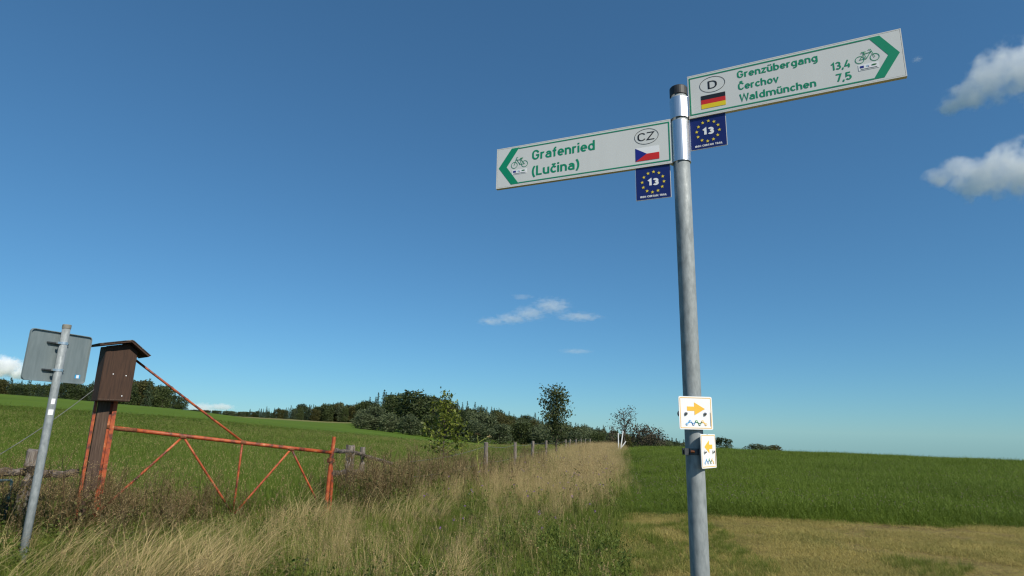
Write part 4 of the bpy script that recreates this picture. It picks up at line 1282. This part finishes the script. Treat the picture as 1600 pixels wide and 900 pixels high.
    scatter('seed_head_stems', put(x, y), g.uniform(.6, 1.0, len(x)) * lowv(x, y), tufts('cocksfoot', 5), 'single tall grass stems with heavy brown seed heads in the verge', 'grass', seed=55)

    # long arching straw in the foreground
    x, y, r, g = sample(2600, 4.2, 9.2, -42, -4, 1.0, 11)
    m = zones(x, y)[3] & (vnoise(x, y, 1.3, 39) > .42)
    x, y = x[m], y[m]
    m = g.random(len(x)) < np.where((x < -.9) & (x > -3.4), .34, .08)
    x, y = x[m], y[m]
    scatter('arching_straw', put(x, y), g.uniform(.4, .75, len(x)), tufts('longdry', 5), 'long pale arching straw blades in front of the gate', 'grass', seed=12, tilt=.1, rotz=0.0)

    # dead goldenrod thicket along gate and fence
    g = np.random.default_rng(13)
    P = []
    for a, b, n, sp in ((FENCE[1] + [-1.8, .3], FENCE[2], 150, .6), (FENCE[2], FENCE[3] - [1.0, .8], 95, .40), (FENCE[3] + [.1, .2], FENCE[4] + [.3, 0], 90, .45), (FENCE[4], FENCE[5], 170, .55), (FENCE[5], np.array([1.6, 30.0]), 80, .6), ((-4.3, 6.3), (-4.6, 7.2), 45, .6)):
        t = g.random(n)[:, None]
        P.append(np.array(a) + (np.array(b) - np.array(a)) * t + g.normal(0, sp, (n, 2)) + [sp * .25, -sp * .25])
    P = np.concatenate(P)
    sc_ = g.uniform(.5, 1.0, len(P))
    fr = np.hypot(P[:, 0], P[:, 1])
    sc_ = sc_ * np.where(P[:, 1] < 9.3, np.clip(.90 - (P[:, 0] + 5) * .16, .45, .85), .98)
    scatter('dead_weed_thicket', put(P[:, 0], P[:, 1]), sc_, tufts('weed', 8), 'thicket of brown dead weeds with fluffy seed heads along gate and fence', 'weeds', seed=14, tilt=.16)

    x, y, r, g = sample(900, 6, 24, -8, 9, 1.0, 15)
    m = zones(x, y)[3] & (strip_x(y) - x < 2.4) & (g.random(len(x)) < .12)
    x, y = x[m], y[m]
    scatter('knapweed_flowers', put(x, y), g.uniform(.8, 1.25, len(x)), tufts('knap', 4), 'scattered purple knapweed flowers in the dry strip', 'flowers', seed=16)
grow()

# ------------------------------------------------------------------ trees
def leaf_mesh(name, C, size, mat, g, jit=.4, rnd=None, squash=.55):
    n = len(C)
    nr = g.normal(size=(n, 3)); nr[:, 2] += .35; nr /= np.linalg.norm(nr, axis=1)[:, None]
    ref = g.normal(size=(n, 3)); a = np.cross(nr, ref); a /= np.linalg.norm(a, axis=1)[:, None]
    b = np.cross(nr, a)
    sz = size * g.uniform(1 - jit, 1 + jit, n)[:, None]
    V = np.stack([C - a * sz * .5, C + b * sz * .5 * squash - a * sz * .08, C + a * sz * .5, C - b * sz * .5 * squash - a * sz * .08], 1).reshape(-1, 3)
    F = [(4 * i, 4 * i + 1, 4 * i + 2, 4 * i + 3) for i in range(n)]
    rr = g.random(n) if rnd is None else rnd
    return raw_mesh(name, V, F, [mat], None, np.repeat(rr, 4))
def put_mesh(name, me, parent):
    o = link(bpy.data.objects.new(name, me)); o.parent = parent
    return o
L_OAK = leafmat('oak_leaf', (0.030, 0.046, 0.008), (0.215, 0.245, 0.035), None, trans=0.35, rough=.45)
L_ROWAN = leafmat('rowan_leaf', (0.038, 0.058, 0.018), (0.125, 0.135, 0.045), None, trans=0.25)
L_RED = leafmat('autumn_leaf', (0.040, 0.034, 0.020), (0.115, 0.090, 0.052), None, trans=0.25)
L_DEC = [leafmat('broadleaf_dark', (0.023, 0.037, 0.012), (0.092, 0.115, 0.034), None, trans=.2),
         leafmat('broadleaf_grey', (0.048, 0.067, 0.030), (0.155, 0.18, 0.084), None, trans=.2),
         leafmat('broadleaf_olive', (0.030, 0.036, 0.010), (0.115, 0.105, 0.028), None, trans=.2)]
L_CON = leafmat('conifer_needles', (0.015, 0.031, 0.015), (0.064, 0.090, 0.042), None, trans=.1)

def young_tree(name, base, H, label, cat, prof, nbr, nleaf, leaf, lmat, trunk_r, up=.6, t0=.2, seed=3, clump=.1):
    g = np.random.default_rng(seed)
    root = thing(name, base, label, cat)
    base = np.array(base, float)
    tp = [base + Z * (H * t - (.15 if t == 0 else 0)) + np.array([g.normal(0, .02 * H * t * .6), g.normal(0, .02 * H * t * .6), 0]) for t in np.linspace(0, 1, 9)]
    mb = MB().add(*tube(tp, [trunk_r * (1 - .9 * t) for t in np.linspace(0, 1, 9)], 8))
    C = []
    az = 0
    for i in range(nbr):
        t = t0 + (1 - t0) * (i + g.random()) / nbr * .98
        az += 2.4 + g.normal(0, .35)
        L = prof((t - t0) / (1 - t0)) * g.uniform(.65, 1.15)
        x = t * 8; i0 = min(int(x), 7); p = tp[i0] + (tp[i0 + 1] - tp[i0]) * (x - i0)
        d = np.array([math.sin(az), math.cos(az), up * g.uniform(.5, 1.5)]); d /= np.linalg.norm(d)
        pts = [p, p + d * L * .5 + Z * L * .03, p + d * L + Z * L * .12 * g.normal()]
        mb.add(*tube(pts, [trunk_r * .32 * (1 - t * .6), trunk_r * .2 * (1 - t * .5), trunk_r * .06], 5, cap=False))
        k = int(nleaf / nbr * (L / prof(.35)) + 2)
        ncl = max(2, k // 9)
        cl = [pts[0] + (pts[2] - pts[0]) * g.uniform(.25, 1.05) + g.normal(0, clump * .8, 3) for _ in range(ncl)]
        for c in cl:
            C.append(c + g.normal(0, clump, (max(1, k // ncl), 3)))
    mb.build('trunk', M_BARK, root)
    me = leaf_mesh('crown', np.concatenate(C) - base, leaf, lmat, g)
    put_mesh('crown', me, root)
    return root
b = at_dist(692, 720, 18.5); top = at_dist(697, 604, 18.5); b[2] = gz(b[0], b[1])
young_tree('oak_sapling', b, (top[2] - b[2]) * .93, 'young oak with yellow green leaves standing at the wire fence', 'tree', lambda t: .92 * (1 - t) ** .95 * (1 if t > .1 else .8) + .07, 46, 1700, .105, L_OAK, .035, .75, .20, 5, .085)
b = at_dist(869, 700, 36); top = at_dist(872, 601, 36); b[2] = gz(b[0], b[1])
young_tree('rowan_tree', b, (top[2] - b[2]) * .94, 'slender dark young rowan tree rising above the fence line', 'tree', lambda t: 1.05 * math.sin(math.pi * min(1, (t * .86 + .14))) ** .8 + .12, 62, 4600, .14, L_ROWAN, .07, .85, .18, 9, .15)
b = at_dist(976, 700, 72); top = at_dist(978, 645, 72); b[2] = gz(b[0], b[1])
young_tree('bare_tree', b, top[2] - b[2], 'thinly leaved reddish brown tree behind the white marker stakes', 'tree', lambda t: 2.1 * math.sin(math.pi * min(1, .2 + .75 * t)) ** .7, 40, 520, .20, L_RED, .13, .75, .30, 14, .22)
for i, (px, py, dd, w, h, lab) in enumerate(((1003, 672, 76, 2.2, 2.6, 'reddish brown bush behind the marker stakes'), (1022, 682, 84, 2.4, 2.0, 'low russet bush at the far end of the strip'), (957, 668, 80, .9, 2.6, 'spindly brown sapling left of the marker stakes'))):
    b = at_dist(px, 700, dd); top = at_dist(px, py, dd); b[2] = gz(b[0], b[1])
    young_tree('russet_bush', b, top[2] - b[2], lab, 'bush', lambda t, w=w: w * math.sin(math.pi * min(1, .3 + .65 * t)) ** .6, 30, 1100 if w > 1 else 200, .24, L_RED, .08, .7, .05, 30 + i, .25)

# umbel plant on the verge
def umbel():
    d = 14.6
    b = at_dist(752, 735, d); b[2] = gz(b[0], b[1])
    root = thing('umbel_plant', b, 'tall yellow green umbel plant with forked stem beside the wire fence', 'plant')
    m = flat('umbel_stem', (0.26, 0.30, 0.05), .6)
    a1, a2, a3, a4 = at_dist(745, 712, d), at_dist(747, 692, d), at_dist(765, 682, d), at_dist(746, 678, d)
    MB().add(*tube([b, a1, a2], [.016, .013, .010], 7)).build('stem', m, root)
    MB().add(*tube([a2, (a2 + a3) / 2 + Z * .01, a3], [.008, .006, .005], 6)).build('branch', m, root)
    MB().add(*tube([a2, a4], [.008, .004], 6)).build('branch', m, root)
    g = np.random.default_rng(4)
    for c, mt in ((a3, L_SEED), (a4, L_STEM), (at_dist(742, 709, d), L_OAK)):
        me = leaf_mesh('umbel', g.normal(0, 1, (40, 3)) * [.035, .035, .012] + (c - b), .028, mt, g)
        put_mesh('umbel', me, root)
umbel()

# ------------------------------------------------------------------ far woods
def crown_pts(g, lobes, n, hollow=.55):
    w = np.array([l[3] * l[3] * l[4] for l in lobes]) ** .7
    k = g.choice(len(lobes), n, p=w / w.sum())
    u = g.normal(size=(n, 3)); u /= np.linalg.norm(u, axis=1)[:, None]
    rr = hollow + (1 - hollow) * g.random(n) ** .6
    rr *= 1 + .18 * np.sin(u[:, 0] * 9 + k) * np.sin(u[:, 2] * 8) + g.normal(0, .05, n)
    L = np.array(lobes)[k]
    return L[:, :3] + u * rr[:, None] * np.stack([L[:, 3], L[:, 3], L[:, 4]], -1)
def broad_proto(seed, mat, shape):
    """unit tree: height 1, crown about 0.8 wide"""
    g = np.random.default_rng(seed)
    lobes = [(0, 0, .52, .30, .40), (0, 0, .2, .34, .22)]
    for i in range(16):
        a = g.uniform(0, 6.28); z = g.uniform(.10, .86); rr = shape(z) * g.uniform(.5, 1.0)
        lobes.append((rr * math.sin(a), rr * math.cos(a), z, g.uniform(.12, .19), g.uniform(.10, .16)))
    C = crown_pts(g, lobes, 4600)
    C[:, 2] /= np.quantile(C[:, 2], .995)
    C = C[C[:, 2] > -.02]
    shade = g.random(len(C))
    crown = leaf_mesh('crown', C, .040, mat, g, .45, shade, .75)
    v, f = tube([np.array([0, 0, -.1]), np.array([.01, 0, .3]), np.array([0, .01, .7])], [.03, .022, .008], 6)
    trunk = raw_mesh('trunk', v, f, [M_BARK])
    return trunk, crown
def conifer_proto(seed):
    g = np.random.default_rng(seed)
    C = []
    nl = 19
    for i in range(nl):
        t = i / (nl - 1); z = .04 + .95 * t; R = .23 * (1 - t) ** .8 + .018
        nb = int(11 - 3 * t)
        for k in range(nb):
            a = g.uniform(0, 6.28); L = R * g.uniform(.7, 1.15)
            m = max(4, int(16 * L / .17))
            u = g.random(m)
            C.append(np.stack([np.sin(a) * L * u + g.normal(0, .010, m), np.cos(a) * L * u + g.normal(0, .010, m), z - .10 * L * 3 * u * u * .6 + g.normal(0, .010, m)], -1))
    crown = leaf_mesh('crown', np.concatenate(C), .032, L_CON, g, .4, None, .6)
    v, f = tube([np.array([0, 0, -.1]), np.array([0, 0, .5]), np.array([0, 0, .93])], [.016, .010, .002], 6)
    return raw_mesh('trunk', v, f, [M_BARK]), crown
round_ = lambda z: .30 * math.sin(math.pi * min(1, max(0, z))) ** .6
PROT = {'dark': [broad_proto(41, L_DEC[0], round_), broad_proto(42, L_DEC[0], round_)],
        'grey': [broad_proto(43, L_DEC[1], round_), broad_proto(44, L_DEC[1], round_)],
        'olive': [broad_proto(45, L_DEC[2], round_)],
        'conifer': [conifer_proto(46), conifer_proto(47), conifer_proto(48)]}
def wood_tree(name, kind, base, H, W, label, group, g):
    tr, cr = PROT[kind][g.integers(len(PROT[kind]))]
    o = link(bpy.data.objects.new(name, None))
    o.empty_display_size = 1
    o.location = base
    o.rotation_euler = (0, 0, g.uniform(0, 6.28))
    o.scale = (W, W, H)
    tag(o, label, 'tree', group)
    put_mesh('trunk', tr, o); put_mesh('crown', cr, o)
    return o
def wood(group, labels, xs, skyline, dist, kinds, n, seed, hmin, hmax, front=None, stuff=None, jit=2.2):
    """trees of a wood: the outer rows reach the skyline, front rows are lower"""
    g = np.random.default_rng(seed)
    out = []
    for i in range(n):
        px = xs[0] + (xs[1] - xs[0]) * (i + g.uniform(.1, .9)) / n
        d = g.uniform(*dist)
        kind = g.choice(kinds)
        ytop = np.interp(px, skyline[0], skyline[1]) + g.normal(0, jit) + (-.8 - .4 * jit if kind == 'conifer' else 1 + .5 * jit)
        b = at_dist(px, 600, d); b[2] = float(gz(b[0], b[1]))
        H = at_dist(px, ytop, d)[2] - b[2]
        if front is not None: H = min(H, g.uniform(*front))
        H = min(max(H, hmin), hmax)
        W = H * (g.uniform(.75, 1.05) if kind == 'conifer' else g.uniform(.9, 1.35))
        W = max(W, 6.5 if kind == 'conifer' else 9)
        if stuff is not None:
            stuff.append((kind, b, H, W))
        else:
            out.append(wood_tree('conifer' if kind == 'conifer' else 'broadleaf_tree', kind, b, H, W, labels['conifer' if kind == 'conifer' else 'broad'], group + (' conifers' if kind == 'conifer' else ' broadleaves'), g))
    return out
# skylines read from the photograph
SK_A = ([-200, 0, 27, 45, 72, 132, 206, 227, 256, 276, 297], [590, 593, 595, 597, 599, 599, 595, 598, 605, 616, 632])
SK_B = ([330, 376, 400, 445, 510, 557, 580], [647, 644, 641, 638, 634, 631, 630])
SK_C = ([560, 576, 598, 635, 671, 724, 773, 812, 840, 908, 933, 1006, 1032, 1066], [632, 625, 614, 614, 620, 630, 639, 650, 653, 666, 668, 679, 683, 692])
wood('wood on the left crest', {'conifer': 'dark spruce in the wood beyond the left pasture crest', 'broad': 'rounded broadleaf tree in the wood beyond the left pasture crest'}, (-190, 296), SK_A, (255, 300), ['dark', 'grey', 'conifer', 'dark', 'olive', 'conifer'], 44, 61, 4, 18, jit=4.5)
wood('far wood by stubble', {'conifer': 'small distant spruce in the wood behind the pale stubble field', 'broad': 'small distant broadleaf in the wood behind the pale stubble field'}, (300, 590), SK_B, (660, 720), ['conifer', 'dark', 'conifer', 'grey', 'olive', 'dark'], 66, 62, 5, 22)
wood('hill wood', {'conifer': 'dark spruce on the skyline of the wooded hill', 'broad': 'dark broadleaf on the skyline of the wooded hill'}, (566, 1085), SK_C, (430, 470), ['conifer', 'conifer', 'dark', 'conifer', 'conifer'], 84, 63, 7, 30)
mass = []
for k, (d0, d1, lo) in enumerate(((395, 430, (9, 14)), (350, 390, (8, 13)), (300, 345, (8, 12)), (258, 295, (7, 11)))):
    wood('hill wood', {}, (566, 1080), SK_C, (d0, d1), ['grey', 'dark', 'conifer', 'olive', 'grey'] if k > 1 else ['conifer', 'dark', 'olive', 'conifer'], 70, 70 + k, 3, 20, front=lo, stuff=mass)
wood('far', {}, (300, 590), SK_B, (725, 800), ['conifer', 'dark'], 70, 80, 5, 20, stuff=mass)
wood('left', {}, (-190, 290), SK_A, (305, 345), ['dark', 'conifer'], 50, 81, 5, 16, stuff=mass)
kinds_ = ['dark', 'grey', 'olive', 'conifer']
protos = []
for kd in kinds_:
    for tr, cr in PROT[kd][:1]:
        protos.append(bpy.data.objects.new('mass_' + kd, cr))
def mass_scatter(kd, label):
    sel = [q for q in mass if q[0] == kd]
    pr = bpy.data.objects.new('crown', PROT[kd][0][1])
    return scatter(('conifer' if kd == 'conifer' else kd + '_broadleaf') + '_woodland', np.array([q[1] for q in sel]), np.array([(q[3], q[3], q[2]) for q in sel]), [pr], label, 'woodland', tilt=.02, seed=90)
mass_scatter('conifer', 'mass of dark conifers filling the woods on the far slopes')
mass_scatter('dark', 'mass of dark green broadleaves filling the woods on the far slopes')
mass_scatter('grey', 'mass of grey green broadleaves on the lower slope of the wooded hill')
mass_scatter('olive', 'mass of olive tinged broadleaves on the wooded hill')
# trees of the near copse that can be told apart
g = np.random.default_rng(5)
for kind, px, yb, yt, d, wf, lab in (
        ('dark', 650, 672, 612, 205, 1.6, 'great dark oak dome at the front of the wooded hill'),
        ('dark', 612, 668, 617, 225, 1.1, 'dark broadleaf at the left shoulder of the wooded hill'),
        ('olive', 690, 680, 624, 225, 1.3, 'olive broadleaf right of the great dark oak'),
        ('grey', 586, 670, 634, 190, 1.5, 'grey green willow with pale foliage at the left end of the copse'),
        ('grey', 566, 668, 645, 186, 1.7, 'low willow bush at the very left end of the copse'),
        ('grey', 608, 676, 646, 183, 1.6, 'low grey green willow bush below the great oak, left'),
        ('grey', 640, 686, 649, 180, 1.75, 'broad grey green bush below the great oak'),
        ('dark', 674, 690, 650, 185, 1.5, 'dark gap filling broadleaf between bush and oak sapling'),
        ('dark', 715, 692, 642, 200, 1.5, 'dark broadleaf behind the oak sapling'),
        ('grey', 745, 695, 658, 190, 1.9, 'grey green bush at the wood edge right of the oak sapling'),
        ('grey', 780, 697, 663, 196, 1.9, 'grey green bush at the wood edge before the fence posts'),
        ('dark', 815, 697, 660, 205, 1.7, 'dark broadleaf at the wood edge left of the rowan'),
        ('grey', 845, 698, 668, 200, 1.9, 'grey bush at the wood edge left beside the rowan'),
        ('grey', 900, 695, 674, 215, 1.5, 'grey bush at the wood edge right of the rowan'),
        ('dark', 935, 697, 676, 210, 1.4, 'dark bush at the wood edge left of the marker stakes'),
        ('dark', 1128, 720, 684, 100, .95, 'rounded dark bush peeping over the crest right of the signpost'),
        ('grey', 1184, 722, 694, 110, 1.3, 'low grey bush peeping over the field crest'),
        ('olive', 1206, 722, 696, 112, 1.2, 'lowest bush at the right end, peeping over the field crest')):
    b = at_dist(px, yb, d); b[2] = float(gz(b[0], b[1])) - .2
    H = max(2.0, at_dist(px, yt, d)[2] - b[2])
    Wd = (H if d > 150 else 5.0) * wf
    wood_tree('bush' if ('bush' in lab) else 'broadleaf_tree', kind, b, H, Wd, lab, None, g)
# ------------------------------------------------------------------ clouds
def cloud(label, dist, blobs, dens, amp=.9, nscale=2.2, gain=3.0, stretch=(1, 1, 1), seed=0, voxel=.12, depth=.8):
    """blobs: picture-plane ellipsoids (x, y, rx, ry) carried out to the cloud's distance"""
    B = []
    for (x, y, rx, ry) in blobs:
        c = at_dist(x, y, dist)
        k = np.linalg.norm(c - EYE) / FPX / (math.hypot(1, math.hypot((x - 800) / FPX, (y - 450) / FPX)))
        B.append((c, rx * k, ry * k))
    O = sum(b[0] for b in B) / len(B)
    S = max(b[2] for b in B)                      # unit of length for the shader
    az = math.atan2(O[0], O[1])
    Xv = np.array([math.cos(az), -math.sin(az), 0]); Yv = np.array([math.sin(az), math.cos(az), 0])
    V, F, n = [], [], 0
    for c, rx, ry in B:
        q = c - O
        lx, ly, lz = q @ Xv, q @ Yv, q[2]
        for i in range(9):
            for j in range(14):
                th, ph = math.pi * i / 8, 2 * math.pi * j / 14
                V.append(((lx + 1.12 * rx * math.sin(th) * math.cos(ph)) / S, (ly + 1.12 * rx * depth * math.sin(th) * math.sin(ph)) / S, (lz + 1.12 * ry * math.cos(th)) / S))
        for i in range(8):
            for j in range(14):
                a, b_ = n + i * 14 + j, n + i * 14 + (j + 1) % 14
                F.append((a, b_, b_ + 14, a + 14))
        n += 9 * 14
    me = bpy.data.meshes.new('cloud')
    me.from_pydata(V, [], F)
    o = link(bpy.data.objects.new('cloud', me))
    o.location = O
    o.rotation_euler = (0, 0, -az)
    o.scale = (S, S, S)
    rm = o.modifiers.new('remesh', 'REMESH'); rm.mode = 'VOXEL'; rm.voxel_size = voxel
    m, nt, out = new_mat('cloud_vapour')
    tc = nt.nodes.new('ShaderNodeTexCoord')
    best = None
    for c, rx, ry in B:
        q = c - O
        mp = nt.nodes.new('ShaderNodeMapping'); mp.vector_type = 'TEXTURE'
        mp.inputs['Location'].default_value = (q @ Xv / S, q @ Yv / S, q[2] / S)
        mp.inputs['Scale'].default_value = (rx / S, rx * depth / S, ry / S)
        nt.links.new(tc.outputs['Object'], mp.inputs[0])
        ln = N_(nt, 'ShaderNodeVectorMath', operation='LENGTH')
        nt.links.new(mp.outputs[0], ln.inputs[0])
        if best is None: best = ln.outputs['Value']
        else:
            mn = N_(nt, 'ShaderNodeMath', operation='SMOOTH_MIN'); mn.inputs[2].default_value = .25
            nt.links.new(best, mn.inputs[0]); nt.links.new(ln.outputs['Value'], mn.inputs[1])
            best = mn.outputs[0]
    mp = nt.nodes.new('ShaderNodeMapping'); mp.inputs['Location'].default_value = (seed * 7.3, seed * 3.1, 0); mp.inputs['Scale'].default_value = stretch
    nt.links.new(tc.outputs['Object'], mp.inputs[0])
    nz = N_(nt, 'ShaderNodeTexNoise', Scale=nscale, Detail=7, Roughness=.58)
    nt.links.new(mp.outputs[0], nz.inputs['Vector'])
    def mth(op, a, b_=None, c_=None, clamp=False):
        k = N_(nt, 'ShaderNodeMath', operation=op); k.use_clamp = clamp
        for i, q in enumerate((a, b_, c_)):
            if q is None: continue
            if isinstance(q, (int, float)): k.inputs[i].default_value = q
            else: nt.links.new(q, k.inputs[i])
        return k.outputs[0]
    f = mth('SUBTRACT', .86, best)                          # > 0 inside
    f = mth('ADD', f, mth('MULTIPLY', mth('SUBTRACT', nz.outputs[0], .52), 2 * amp))
    f = mth('MULTIPLY', f, gain, clamp=True)
    edge = mth('MULTIPLY', mth('SUBTRACT', 1.10, best), 6.0, clamp=True)
    f = mth('MULTIPLY', mth('MULTIPLY', f, edge), dens / S)
    pv = nt.nodes.new('ShaderNodeVolumePrincipled')
    pv.inputs['Color'].default_value = (1, 1, 1, 1)
    pv.inputs['Anisotropy'].default_value = -.2
    nt.links.new(f, pv.inputs['Density'])
    nt.links.new(pv.outputs[0], out.inputs['Volume'])
    me.materials.append(m)
    return tag(o, label, 'cloud')
cloud('upper white cumulus drifting in at the right', 1500, [(1490, 165, 28, 16), (1515, 150, 40, 30), (1552, 122, 46, 46), (1590, 100, 50, 52), (1650, 110, 70, 60), (1720, 120, 60, 50)], 1.9, amp=1.05, gain=2.6, seed=1)
cloud('lower white cumulus drifting in at the right', 1700, [(1470, 277, 28, 18), (1500, 268, 34, 26), (1530, 280, 50, 38), (1570, 265, 50, 50), (1620, 262, 60, 60), (1700, 270, 70, 55)], 1.9, amp=1.05, gain=2.6, seed=2)
cloud('thin wispy cloud floating low over the wooded hill', 2500, [(768, 502, 30, 8), (800, 498, 36, 10), (828, 490, 34, 15), (862, 478, 38, 16), (905, 495, 44, 7), (815, 464, 22, 4)], .40, amp=1.0, gain=1.2, stretch=(.6, .6, 1.2), nscale=3, seed=3, voxel=.18)
cloud('faint streak of cloud low over the field', 2600, [(900, 549, 32, 4.5)], .07, amp=1.2, gain=1.4, stretch=(.3, .3, 1), seed=4, voxel=.2)
cloud('white cloud bank rising behind the left wood', 3000, [(-40, 575, 60, 22), (5, 572, 36, 18), (30, 584, 22, 12)], 2.5, seed=5)
cloud('small low cloud between the two left woods', 3200, [(315, 638, 26, 10), (345, 636, 24, 7)], .5, seed=6)
cloud('tiny cloud wisp beside the right arrow tip', 1500, [(1433, 93, 9, 5)], .2, amp=1.2, gain=1.4, seed=7, voxel=.25)
